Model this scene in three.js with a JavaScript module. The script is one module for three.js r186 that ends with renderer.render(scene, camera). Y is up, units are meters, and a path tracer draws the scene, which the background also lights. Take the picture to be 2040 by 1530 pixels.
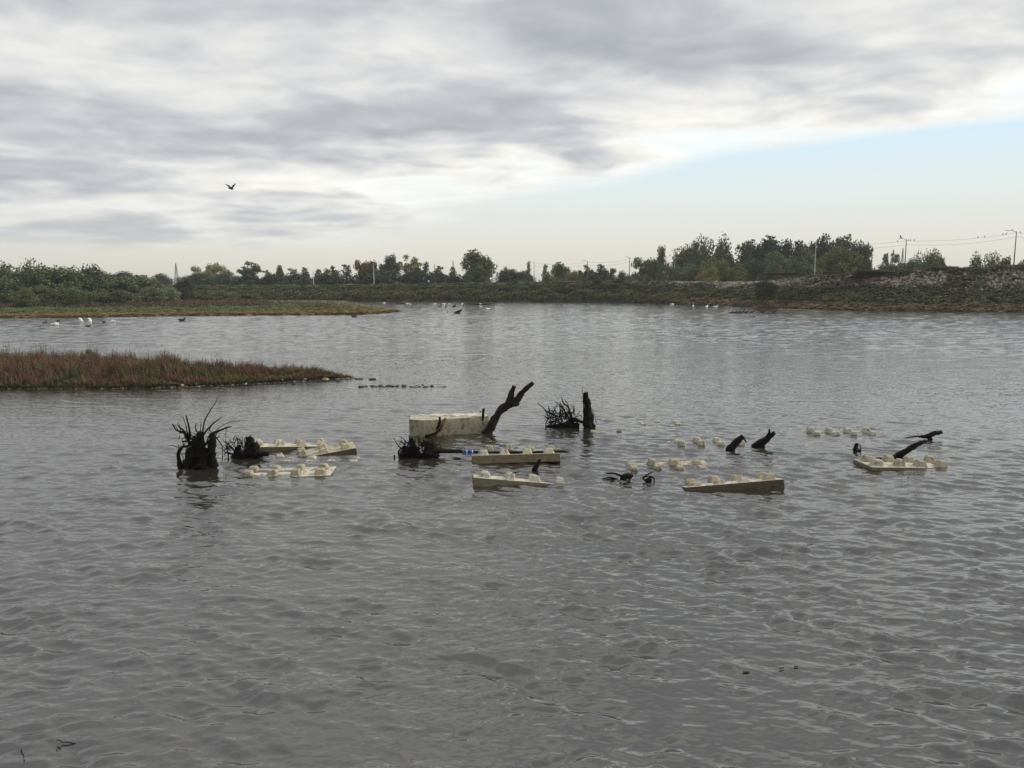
import * as THREE from 'three';
import { mergeGeometries, mergeVertices } from 'three/addons/utils/BufferGeometryUtils.js';
import { RoundedBoxGeometry } from 'three/addons/geometries/RoundedBoxGeometry.js';
import { MarchingCubes } from 'three/addons/objects/MarchingCubes.js';
import { createNoise2D, createNoise3D } from 'simplex-noise';

// ---------------------------------------------------------------- camera, sky, sun, exposure
const EYE = 6, F = 1541, PITCH = Math.atan((765 - 566) / F), CP = Math.cos(PITCH), SP = Math.sin(PITCH);
const scene = new THREE.Scene();
const camera = new THREE.PerspectiveCamera((2 * Math.atan(765 / F) * 180) / Math.PI, 4 / 3, 0.1, 20000);
camera.position.set(0, EYE, 0);
camera.rotation.x = -PITCH;
const renderer = new THREE.WebGLRenderer({ antialias: true });
renderer.toneMapping = THREE.LinearToneMapping;
renderer.toneMappingExposure = 1;
renderer.shadowMap.enabled = true;
renderer.setSize(1024, 768);

function rng(seed) {
  let s = seed >>> 0;
  return () => { s = (s + 0x6d2b79f5) | 0; let t = Math.imul(s ^ (s >>> 15), 1 | s); t = (t + Math.imul(t ^ (t >>> 7), 61 | t)) ^ t; return ((t ^ (t >>> 14)) >>> 0) / 4294967296; };
}
const n2 = createNoise2D(rng(11)), n2b = createNoise2D(rng(23)), n3 = createNoise3D(rng(37));
const { clamp, lerp, smoothstep } = THREE.MathUtils;
const ss = (a, b, x) => smoothstep(x, a, b);
function ramp(x, table) {           // piecewise linear table of [x, value]
  if (x <= table[0][0]) return table[0][1];
  for (let i = 1; i < table.length; i++) if (x <= table[i][0]) { const [a, u] = table[i - 1], [b, v] = table[i]; return lerp(u, v, (x - a) / (b - a)); }
  return table[table.length - 1][1];
}
const gauss = (r) => Math.sqrt(-2 * Math.log(1 - r())) * Math.cos(6.283185 * r());

// The sky: clear air that pales towards the horizon, and one broken deck of cloud whose far edge runs off to the right.
const SKY_EDGE = [[-60, -9], [-40, -6.5], [-22, -3.2], [-14.3, -1.9], [-9.55, -0.2], [-7.24, 1.14], [-6.02, 1.93], [-4.93, 3.15], [10, 13.7], [60, 49]];
function makeSky() {
  const Wd = 4096, Ht = 2048, data = new Float32Array(Wd * Ht * 4), dth = (2 * Math.PI) / Wd;
  const fbm = (f, x, y, freq, oct, foot) => {
    let v = 0, a = 0.5;
    for (let i = 0; i < oct; i++, a *= 0.52, freq *= 2.03) {
      const w = 1 - ss(0.25, 0.7, foot * freq);
      if (w <= 0) break;
      v += a * w * f(x * freq + i * 17.3, y * freq - i * 9.1);
    }
    return v;
  };
  const R = [[0, 0.76], [3, 0.80], [6, 0.80], [9, 0.72], [13, 0.55], [22, 0.36], [90, 0.2]];
  const G = [[0, 0.72], [3, 0.79], [6, 0.86], [9, 0.88], [13, 0.79], [22, 0.58], [90, 0.36]];
  const B = [[0, 0.62], [3, 0.72], [6, 0.84], [9, 0.96], [13, 0.98], [22, 0.76], [90, 0.62]];
  for (let row = 0; row < Ht; row++) {
    const el = ((row + 0.5) / Ht - 0.5) * Math.PI, y = Math.sin(el), ce = Math.cos(el), deg = (el * 180) / Math.PI;
    for (let col = 0; col < Wd; col++) {
      const o = (row * Wd + col) * 4;
      data[o + 3] = 1;
      if (deg < -0.2) { data[o] = 0.3; data[o + 1] = 0.3; data[o + 2] = 0.28; continue; }
      const az = ((col + 0.5) / Wd - 0.5) * 2 * Math.PI, dx = Math.cos(az) * ce, dz = Math.sin(az) * ce;
      let r = ramp(deg, R), g = ramp(deg, G), b = ramp(deg, B);
      const yy = Math.max(y, 0.02), px = dx / yy, pz = dz / yy, rr = Math.hypot(px, pz), yn = yy + 0.085, nx = dx / yn, nz = dz / yn, rn = Math.hypot(nx, nz), foot = (1 + rn * rn) * dth;
      const wx = nx + 0.08 * n2(nx * 1.1 + 3, nz * 1.1), wz = nz + 0.08 * n2(nx * 1.1, nz * 1.1 - 7);
      const big = n2b(px * 0.16 + 5, pz * 0.16), edgeN = fbm(n2, wx, wz, 0.55, 5, foot);
      const near = ramp(pz, SKY_EDGE) - px, e = near / (0.35 + 0.11 * rr);
      const inside = e + 0.45 * edgeN;
      // the deck thins out towards its rim and into the haze far away
      const far = 1 - ss(18, 27, rr + 3.4 * edgeN + 1.2 * big);
      let T = 0.5 + 0.66 * fbm(n2b, wx * 0.85, wz * 1.05, 0.66, 7, foot) + 0.12 * fbm(n2, wx, wz * 1.1, 2.4, 5, foot) + 0.14 * big;
      const lit = fbm(n2b, wx * 0.8 + 0.16, wz * 1.12 + 0.1, 0.62, 3, foot) - fbm(n2b, wx * 0.8 - 0.16, wz * 1.12 - 0.1, 0.62, 3, foot);
      const rim = ss(0.0, 2.6, e + 0.9 * edgeN);
      T = T * lerp(0.62, 1, rim) - (1 - rim) * 0.06;
      const dark = ss(0.15, 0.8, T);
      const bright = lerp(1.08, 0.83, ss(0.6, 5, e));
      const low = lerp(0.80, 1, ss(2, 12, rr)) * 1.0;
      let v = lerp(bright, 0.535, dark) - 0.05 * lit;
      v += 0.09 * fbm(n2, wx * 1.2, wz * 1.6, 2.2, 6, foot);
      const cold = clamp((0.88 - v) / 0.4, 0, 1);
      let cr = v * lerp(1.01, 0.945, cold), cg = v * lerp(1.0, 0.995, cold), cb = v * lerp(0.955, 1.085, cold);
      let a = ss(-0.28, 0.5, inside) * lerp(0.55 + 0.45 * ss(0.22, 0.5, T + 0.1), 1, ss(0.6, 2.6, e)) * far;
      // aerial haze over distant cloud
      const hz = ss(5, 20, rr) * 0.5;
      cr = lerp(cr, 0.62, hz); cg = lerp(cg, 0.625, hz); cb = lerp(cb, 0.62, hz);
      r = lerp(r, cr, a); g = lerp(g, cg, a); b = lerp(b, cb, a);
      // the left of the far horizon lies under the deck: duller air
      const under = ss(0.5, 6, near / (1 + 0.1 * rr)) * (1 - far) * 0.55;
      r = lerp(r, 0.60, under); g = lerp(g, 0.60, under); b = lerp(b, 0.575, under);
      data[o] = r; data[o + 1] = g; data[o + 2] = b;
    }
  }
  const t = new THREE.DataTexture(data, Wd, Ht, THREE.RGBAFormat, THREE.FloatType);
  t.mapping = THREE.EquirectangularReflectionMapping; t.magFilter = THREE.LinearFilter; t.needsUpdate = true;
  return t;
}
const sky = makeSky();
scene.background = sky; scene.environment = sky;

const sun = new THREE.DirectionalLight(new THREE.Color().setRGB(1, 0.93, 0.82), 2.9);
sun.position.set(160, 105, -75); sun.target.position.set(0, 0, -40);
sun.castShadow = true; sun.shadow.radius = 16; sun.shadow.mapSize.set(2048, 2048);
Object.assign(sun.shadow.camera, { left: -260, right: 260, top: 260, bottom: -260, near: 1, far: 900 });
scene.add(sun, sun.target);
scene.fog = new THREE.FogExp2(new THREE.Color().setRGB(0.68, 0.70, 0.72), 0.0002);

// ---------------------------------------------------------------- helpers
const dir = (px, py) => { const a = (px - 1020) / F, b = (765 - py) / F; return [a, b * CP - SP, -(CP + b * SP)]; };
const W = (px, py, y = 0) => { const d = dir(px, py), t = (y - EYE) / d[1]; return new THREE.Vector3(d[0] * t, y, d[2] * t); };          // where that line of sight meets the level y
const V = (px, py, D) => { const d = dir(px, py), t = -D / d[2]; return new THREE.Vector3(d[0] * t, EYE + d[1] * t, d[2] * t); };         // ... and the upright plane D metres away
const used = {};
function numbered(name) { const n = used[name] ?? 0; used[name] = n + 1; return n ? name + '_' + String(n).padStart(3, '0') : name; }
function tag(o, label, category, group) { o.userData.label = label; o.userData.category = category; if (group) o.userData.group = group; return o; }
function shadows(o) { o.traverse((m) => { if (m.isMesh) { m.castShadow = true; m.receiveShadow = true; } }); return o; }
function thing(name, label, category, pos, group) {
  const o = new THREE.Group(); o.name = numbered(name); if (pos) o.position.copy(pos); scene.add(o); return tag(o, label, category, group);
}
function part(name, geo, mat, parent) { const m = new THREE.Mesh(geo, mat); m.name = name; m.castShadow = m.receiveShadow = true; parent.add(m); return m; }
function struct(name, geo, mat) { const m = part(name, geo, mat, scene); m.name = numbered(name); m.userData.kind = 'structure'; return m; }
function copyOf(o, name, label, pos, group) { const c = o.clone(); c.name = numbered(name); c.userData = { ...o.userData, label }; if (group) c.userData.group = group; if (pos) c.position.copy(pos); scene.add(c); return c; }
const std = (rgb, rough = 0.9, more = {}) => new THREE.MeshStandardMaterial({ color: new THREE.Color().setRGB(...rgb), roughness: rough, ...more });
function dataTex(n, fn, srgb = false) {
  const d = new Uint8Array(n * n * 4);
  for (let y = 0; y < n; y++) for (let x = 0; x < n; x++) { const v = fn(x / n, y / n), o = (y * n + x) * 4; d[o] = 255 * clamp(v[0], 0, 1); d[o + 1] = 255 * clamp(v[1], 0, 1); d[o + 2] = 255 * clamp(v[2], 0, 1); d[o + 3] = 255; }
  const t = new THREE.DataTexture(d, n, n); t.wrapS = t.wrapT = THREE.RepeatWrapping; t.magFilter = THREE.LinearFilter; if (srgb) t.colorSpace = THREE.SRGBColorSpace; t.needsUpdate = true; return t;
}
const tile = (f, u, v, fr) => { const a = u * 6.283185, b = v * 6.283185, k = fr / 6.283185; return f(Math.cos(a) * k + Math.cos(b) * k * 0.7, Math.sin(a) * k + 5, Math.sin(b) * k + Math.cos(b) * k * 0.7); };
const tfbm = (u, v, fr, oct) => { let s = 0, a = 0.5; for (let i = 0; i < oct; i++, a *= 0.55, fr *= 2.1) s += a * tile(n3, u, v, fr); return s; };
function grid(nu, nv, fn) {         // sheet of (nu+1) x (nv+1) points; fn(u, v) -> [x, y, z, r, g, b]
  const p = new Float32Array((nu + 1) * (nv + 1) * 3), c = new Float32Array(p.length), uv = new Float32Array((nu + 1) * (nv + 1) * 2), idx = [];
  for (let i = 0, k = 0; i <= nu; i++) for (let j = 0; j <= nv; j++, k++) {
    const q = fn(i / nu, j / nv);
    p.set(q.slice(0, 3), k * 3); c.set(q.slice(3, 6), k * 3); uv[k * 2] = q[0]; uv[k * 2 + 1] = q[2];
    if (i < nu && j < nv) { const a = k, b = k + 1, d = k + nv + 1, e = d + 1; idx.push(a, d, b, b, d, e); }
  }
  const g = new THREE.BufferGeometry();
  g.setAttribute('position', new THREE.BufferAttribute(p, 3)); g.setAttribute('color', new THREE.BufferAttribute(c, 3)); g.setAttribute('uv', new THREE.BufferAttribute(uv, 2));
  g.setIndex(idx); g.computeVertexNormals();
  return g;
}
const mixc = (a, b, t) => [lerp(a[0], b[0], t), lerp(a[1], b[1], t), lerp(a[2], b[2], t)];

// ---------------------------------------------------------------- water
const waves = [], farWaves = [];
{
  const r = rng(5), N = 84;
  for (let i = 0; i < N; i++) {
    const lam = 0.17 * Math.pow(3.0 / 0.17, (i + r()) / N), second = r() < 0.33;
    const ang = second ? -0.5 + 0.22 * gauss(r) : 0.08 + 0.42 * gauss(r);
    const slope = 0.031 * (lam > 1.3 ? 0.42 : lam > 0.75 ? 0.9 : 2.1) * (second ? 0.8 : 1), k = (2 * Math.PI) / lam;
    waves.push({ kx: Math.sin(ang) * k, kz: Math.cos(ang) * k, a: slope / k, lam, ph: r() * 6.283, dx: Math.sin(ang), dz: Math.cos(ang) });
  }
  for (let i = 0; i < 40; i++) {      // the longer chop of the open channel
    const lam = 1.1 * Math.pow(3.8, (i + r()) / 40), ang = 0.05 + 0.5 * gauss(r), k = (2 * Math.PI) / lam;
    farWaves.push({ kx: Math.sin(ang) * k, kz: Math.cos(ang) * k, a: 0.021 / k, lam, ph: r() * 6.283, dx: Math.sin(ang), dz: Math.cos(ang) });
  }
}
function makeWater() {
  const azs = [], rs = [];
  for (let a = -Math.PI; a < -0.68; a += 0.06) azs.push(a);
  for (let a = -0.68; a < 0.68; a += 0.002) azs.push(a);
  for (let a = 0.68; a <= Math.PI + 0.001; a += 0.06) azs.push(a);
  azs[azs.length - 1] = Math.PI;
  for (let r = 2; r < 8.2; r += 0.8) rs.push(r);
  for (let r = 8.5; r < 290; r *= 1.0031) rs.push(r);
  for (let r = 290; r < 470; r *= 1.02) rs.push(r);
  const nu = azs.length, nv = rs.length, p = new Float32Array(nu * nv * 3), uv = new Float32Array(nu * nv * 2), near = [], farr = [];
  const rd = rng(15);
  for (let j = 0; j < nv; j++) {
    const r = rs[j], step = Math.max(r * 0.002, j + 1 < nv ? rs[j + 1] - r : 4);
    const out = ss(45, 110, r), live = [...waves.map((w) => [w, ss(2.6, 5, w.lam / step) * w.a * (1 - 0.78 * ss(15, 52, r))]), ...farWaves.map((w) => [w, ss(2.4, 4, w.lam / step) * w.a * out])].filter((w) => w[1] > 0);
    for (let i = 0; i < nu; i++) {
      const az = azs[i], x = r * Math.sin(az), z = -r * Math.cos(az), k = j * nu + i, edge = 1 - ss(0.6, 0.68, Math.abs(az));
      let h = 0, ox = 0, oz = 0;
      if (edge > 0 && r > 6) {
        const gust = Math.max(0.25, 0.66 + 0.26 * n2(x * 0.045 + 4, z * 0.06) + 0.42 * n2b(x * 0.2, z * 0.34) + 0.4 * n2(x * 0.6, z * 0.95)) * edge * (1 - 0.25 * ss(30, 60, r));
        for (const [w, a] of live) { const f = w.kx * x + w.kz * z + w.ph; h += a * Math.cos(f); const s = a * Math.sin(f) * 0.4; ox -= w.dx * s; oz -= w.dz * s; }
        h *= gust; ox *= gust; oz *= gust;
      }
      p[k * 3] = x + ox; p[k * 3 + 1] = h; p[k * 3 + 2] = z + oz; uv[k * 2] = x / 7; uv[k * 2 + 1] = z / 7;
      if (i < nu - 1 && j < nv - 1) { const a = k, b = k + 1, c = k + nu, d = c + 1; (r + 34 * n2(x * 0.03, z * 0.03) + 26 * (rd() - 0.5) > 82 ? farr : near).push(a, b, c, b, d, c); }
    }
  }
  const g = new THREE.BufferGeometry(), nNear = near.length / 3, nTri = nNear + farr.length / 3, idx = new Uint32Array(nTri * 3);
  idx.set(near, 0); idx.set(farr, near.length);
  g.setAttribute('position', new THREE.BufferAttribute(p, 3)); g.setAttribute('uv', new THREE.BufferAttribute(uv, 2)); g.setIndex(new THREE.BufferAttribute(idx, 1)); g.computeVertexNormals();
  // ripples below the mesh's own detail: tiles that repeat without a seam, 7 m near by and 44 m far out, where the mesh carries no short waves
  const ripples = (n, L, seed, cnt, l0, l1, sl, spread) => {
  const r = rng(seed), H = new Float32Array(n * n), ws = [];
  for (let i = 0; i < cnt; i++) {
    const lam = l0 * Math.pow(l1 / l0, r()), ang = 0.05 + spread * gauss(r), kx = Math.round((Math.sin(ang) * L) / lam), kz = Math.round((Math.cos(ang) * L) / lam);
    const k = (2 * Math.PI * Math.hypot(kx, kz)) / L || 1; ws.push([kx, kz, sl / k, r() * 6.283]);
  }
  for (const [kx, kz, a, ph] of ws) for (let y = 0; y < n; y++) for (let x = 0; x < n; x++) H[y * n + x] += a * Math.cos((6.283185 * (kx * x + kz * y)) / n + ph);
  let lo = 1e9, hi = -1e9; for (const h of H) { if (h < lo) lo = h; if (h > hi) hi = h; }
  const d = new Float32Array(n * n * 4);
  for (let i = 0; i < n * n; i++) { const v = (H[i] - lo) / (hi - lo); d[i * 4] = d[i * 4 + 1] = d[i * 4 + 2] = v; d[i * 4 + 3] = 1; }
  const bump = new THREE.DataTexture(d, n, n, THREE.RGBAFormat, THREE.FloatType); bump.wrapS = bump.wrapT = THREE.RepeatWrapping; bump.magFilter = THREE.LinearFilter; bump.needsUpdate = true;
  return [bump, hi - lo];
  };
  const mat = ([bump, range], rough) => new THREE.MeshPhysicalMaterial({ color: new THREE.Color().setRGB(0.030, 0.027, 0.020), roughness: rough, ior: 2.25, bumpMap: bump, bumpScale: range });
  const farBump = ripples(1024, 44, 83, 64, 0.4, 4, 0.012, 0.5);
  farBump[0].repeat.set(7 / 44, 7 / 44);
  g.clearGroups(); g.addGroup(0, nNear * 3, 0); g.addGroup(nNear * 3, (nTri - nNear) * 3, 1);
  return struct('water', g, [mat(ripples(1024, 7, 71, 60, 0.07, 0.36, 0.0105, 0.42), 0.06), mat(farBump, 0.12)]);
}
makeWater();

// ---------------------------------------------------------------- land: levee, meadow spit, island, plain
const groundDetail = dataTex(256, (u, v) => { const k = 0.8 + 0.5 * tfbm(u, v, 14, 4); return [k, k, k]; });
groundDetail.repeat.set(0.22, 0.22);
const landMat = (more) => new THREE.MeshStandardMaterial({ vertexColors: true, roughness: 0.95, map: groundDetail, ...more });

const toe = new THREE.CatmullRomCurve3([
  new THREE.Vector3(-520, 0, -330), new THREE.Vector3(-300, 0, -290), W(440, 600.3), W(640, 600.3), W(820, 600.8), W(1000, 601), W(1150, 601.8), W(1250, 603), W(1340, 605.8), W(1450, 610), W(1550, 613.6), W(1650, 617), W(1850, 620), W(2040, 621.5), new THREE.Vector3(165, 0, -148), new THREE.Vector3(250, 0, -105), new THREE.Vector3(420, 0, -60)], false, 'centripetal');
const toePts = toe.getSpacedPoints(420);
const pxOf = (p) => { const c = CP * -p.z - SP * (p.y - EYE); return 1020 + (p.x / c) * F; };
const toeN = toePts.map((p, i) => { const a = toePts[Math.max(0, i - 6)], b = toePts[Math.min(420, i + 6)]; return new THREE.Vector3(b.z - a.z, 0, -(b.x - a.x)).normalize(); });
const CREST = [[-400, 5.4], [440, 5.3], [760, 5.8], [1000, 6.4], [1250, 7.1], [1500, 8.5], [1700, 9.0], [2040, 9.5], [2600, 9.6]];
function leveeAt(i, d) {            // height of the levee at station i, d metres behind the water's edge
  const px = pxOf(toePts[i]), w = ss(1180, 1480, px), H = ramp(px, CREST), k = lerp(18, 33, w);
  const l = ramp(d, [[-8, -1.8], [0, -0.04], [1.6, 0.7], [6, 2.1], [12, 0.7 * H], [18, H], [25, H], [38, 2.6], [90, 1.9]]);
  const rr = ramp(d, [[-8, -1.8], [0, -0.04], [3, 0.4], [9, 1.3], [21, 4.3], [33, H], [42, H], [56, 2.6], [90, 1.9]]);
  return { h: lerp(l, rr, w), w, H, k, px };
}
const C_GREEN = [0.088, 0.098, 0.040], C_DKGREEN = [0.055, 0.066, 0.034], C_OLIVE = [0.125, 0.112, 0.048], C_OCHRE = [0.215, 0.150, 0.052], C_BROWN = [0.112, 0.062, 0.040], C_RUST = [0.120, 0.076, 0.048], C_MUD = [0.045, 0.038, 0.030], C_ROAD = [0.10, 0.105, 0.06];
struct('levee', grid(420, 60, (u, v) => {
  const i = Math.round(u * 420), d = -8 + 98 * v * (0.35 + 0.65 * v), s = leveeAt(i, d), p = toePts[i], n = toeN[i];
  const x = p.x + n.x * d, z = p.z + n.z * d, bump = d > 0 && d < s.k ? 0.28 * n2(x * 0.22, z * 0.22) + 0.12 * n2b(x * 0.9, z * 0.9) : 0;
  let c = mixc(C_GREEN, C_DKGREEN, ss(-0.3, 0.5, n2(x * 0.05, z * 0.12))).map((q) => q * 0.8);
  c = mixc(c, C_OLIVE, 0.7 * ss(0.1, 0.6, n2b(x * 0.06, z * 0.15)));
  c = mixc(c, C_RUST, s.w * (1 - ss(8, 12, d + 2 * n2(x * 0.06, z * 0.06))));
  c = mixc(c, C_MUD, 1 - ss(0.2, 1.4, d));
  if (d > s.k - 1) c = mixc(c, mixc(C_GREEN, C_ROAD, 0.5), ss(s.k - 1, s.k + 1, d) * (1 - s.w));
  return [x, s.h + bump, z, ...c];
}), landMat());

// spit of grazed meadow on the left, between the river and the willows
const M_FRONT = [[-700, 640], [-300, 636], [0, 634], [120, 633.5], [300, 630.5], [500, 628.6], [700, 627.6], [731, 626.8], [769, 623.6], [790, 621.3], [803, 620.2]];
const M_BACK = [[-700, 270], [690, 266], [700, 250], [712, 232], [742, 206], [769, 186], [790, 175], [803, 170.5]];
const meadowAt = (px, v) => {
  const front = W(px, ramp(px, M_FRONT)), Df = -front.z, Db = Math.max(ramp(px, M_BACK), Df + 0.4), D = lerp(Df, Db, v), p = V(px, 600, D);
  const e = Math.min(D - Df, px > 690 ? (Db - D) : 99, Math.max(0.05, (803 - px) * 0.15));
  return [p.x, -0.25 + 0.55 * ss(-0.6, 3, e) + 0.35 * ss(3, 30, e) + 0.5 * ss(30, 90, e) + 0.05 * n2(p.x * 0.3, p.z * 0.3), p.z, e, D];
};
struct('meadow', grid(300, 70, (u, v) => {
  const px = -700 + 1503 * u, m = meadowAt(px, v * v * 0.999), x = m[0], z = m[2], e = m[3], k = n2(x * 0.05, z * 0.09);
  let c = mixc(C_OCHRE, C_OLIVE, ss(3, 14, e + 5 * k));
  c = mixc(c, [0.08, 0.11, 0.032], ss(16, 26, e + 7 * k) * (1 - 0.8 * ss(420, 700, px)));
  c = mixc(c, C_BROWN, Math.max(ss(34, 46, e + 5 * k), 0.9 * ss(18, 34, e + 5 * k) * ss(560, 660, px)));
  c = mixc(C_MUD, c, ss(0.2, 1.3, e + 0.5 * k));
  return [x, m[1] - (v > 0.98 ? 0.4 : 0), z, ...c];
}), landMat());

// the near island
const I_FRONT = [[-700, 780], [-300, 777], [0, 775.5], [200, 775], [330, 772.5], [450, 768], [560, 762.5], [650, 757], [700, 754.5], [730, 755.3], [752, 754.8]];
const I_BACK = [[-700, 62], [-300, 60], [0, 57.5], [200, 55], [330, 53.2], [450, 51.5], [560, 51.6], [650, 51.0], [700, 49.9], [730, 49.25], [752, 49.1]];
const islandAt = (px, v) => {
  const f = W(px, ramp(px, I_FRONT)), Df = -f.z, Db = Math.max(ramp(px, I_BACK), Df + 0.25), D = lerp(Df, Db, v), p = V(px, 700, D), e = Math.min(D - Df, Db - D), low = 1 - ss(670, 722, px), end = ss(715, 752, px);
  return [p.x, -0.12 + 0.16 * ss(-0.5, 0.5, e) + (0.34 * ss(0.3, 3, e)) * low + 0.05 * n2(p.x * 1.2, p.z * 1.2) * ss(0, 1, e) - 0.16 * end, p.z, e, D];
};
struct('island', grid(420, 30, (u, v) => {
  const px = -700 + 1452 * u, m = islandAt(px, v), x = m[0], z = m[2];
  let c = mixc([0.05, 0.036, 0.024], [0.05, 0.048, 0.02], ss(-0.2, 0.5, n2(x * 0.4, z * 0.4)));
  c = mixc([0.028, 0.024, 0.02], c, ss(0.3, 1.1, m[3] + 0.3 * n2b(x, z)));
  return [x, m[1] - (v < 0.001 || v > 0.999 ? 0.12 : 0), z, ...c];
}), landMat());

// the plain beyond the levee and the river bed, one sheet to the horizon
struct('ground', grid(96, 60, (u, v) => {
  const az = -Math.PI + 2 * Math.PI * u, r = 2 * Math.pow(9000 / 2, v), x = r * Math.sin(az), z = -r * Math.cos(az);
  let best = 1e9, bi = 0; for (let i = 0; i <= 420; i += 4) { const q = (toePts[i].x - x) ** 2 + (toePts[i].z - z) ** 2; if (q < best) { best = q; bi = i; } }
  const d = (x - toePts[bi].x) * toeN[bi].x + (z - toePts[bi].z) * toeN[bi].z, back = z > 10 && r > 14;
  return [x, d > 55 ? 1.7 : back ? 3.5 * ss(14, 30, r) - 1.5 : -2.2, z, 0.05, 0.055, 0.026];
}), landMat());

// ---------------------------------------------------------------- low growth (stuff)
function tuft(seed, blades, lean, wide, seedHeads) {
  const r = rng(seed), pos = [], col = [];
  for (let i = 0; i < blades; i++) {
    const a = r() * 6.283, b = 0.16 * Math.sqrt(r()), x0 = b * Math.cos(a * 3), z0 = b * Math.sin(a * 3), h = 0.5 + 0.5 * r(), l = lean * (0.3 + r()), w = wide * (0.6 + 0.8 * r());
    const tx = -Math.sin(a) * w, tz = Math.cos(a) * w, mx = x0 + Math.cos(a) * l * 0.35, mz = z0 + Math.sin(a) * l * 0.35, ex = x0 + Math.cos(a) * l, ez = z0 + Math.sin(a) * l, k = 0.75 + 0.5 * r();
    pos.push(x0 - tx, 0, z0 - tz, x0 + tx, 0, z0 + tz, mx + tx * 0.8, h * 0.6, mz + tz * 0.8, x0 - tx, 0, z0 - tz, mx + tx * 0.8, h * 0.6, mz + tz * 0.8, mx - tx * 0.8, h * 0.6, mz - tz * 0.8, mx - tx * 0.8, h * 0.6, mz - tz * 0.8, mx + tx * 0.8, h * 0.6, mz + tz * 0.8, ex, h, ez);
    for (let j = 0; j < 9; j++) col.push(k, k, k);
    if (seedHeads) for (let s = 0; s < 5; s++) {     // small leaves and seed clusters up the stem
      const t = 0.25 + 0.75 * r(), q = wide * 3.2 * (0.6 + r()), bx = lerp(x0, ex, t * t), bz = lerp(z0, ez, t * t), by = h * t, c1 = r() * 6.283, c2 = (r() - 0.3) * 1.6, kk = 0.7 + 0.7 * r();
      pos.push(bx, by, bz, bx + Math.cos(c1) * q, by + c2 * q, bz + Math.sin(c1) * q, bx + Math.cos(c1 + 0.9) * q * 0.7, by + q * 0.8, bz + Math.sin(c1 + 0.9) * q * 0.7);
      for (let j = 0; j < 3; j++) col.push(kk, kk, kk);
    }
  }
  const g = new THREE.BufferGeometry(); g.setAttribute('position', new THREE.Float32BufferAttribute(pos, 3)); g.setAttribute('color', new THREE.Float32BufferAttribute(col, 3)); g.computeVertexNormals(); return g;
}
const leafMat = new THREE.MeshStandardMaterial({ vertexColors: true, roughness: 0.9, side: THREE.DoubleSide });
const M4 = new THREE.Matrix4(), Q = new THREE.Quaternion(), E = new THREE.Euler(), C = new THREE.Color();
function scatter(name, geo, mat, list) {     // list of [x, y, z, sx, sy, turn, r, g, b, tilt]
  const m = new THREE.InstancedMesh(geo, mat, list.length); m.name = name; m.userData.kind = 'stuff'; m.castShadow = m.receiveShadow = true;
  list.forEach((l, i) => { E.set(l[9] ?? 0, l[5], (l[9] ?? 0) * 0.6); Q.setFromEuler(E); M4.compose(new THREE.Vector3(l[0], l[1], l[2]), Q, new THREE.Vector3(l[3], l[4], l[3])); m.setMatrixAt(i, M4); m.setColorAt(i, C.setRGB(l[6], l[7], l[8])); });
  scene.add(m); return m;
}
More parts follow.
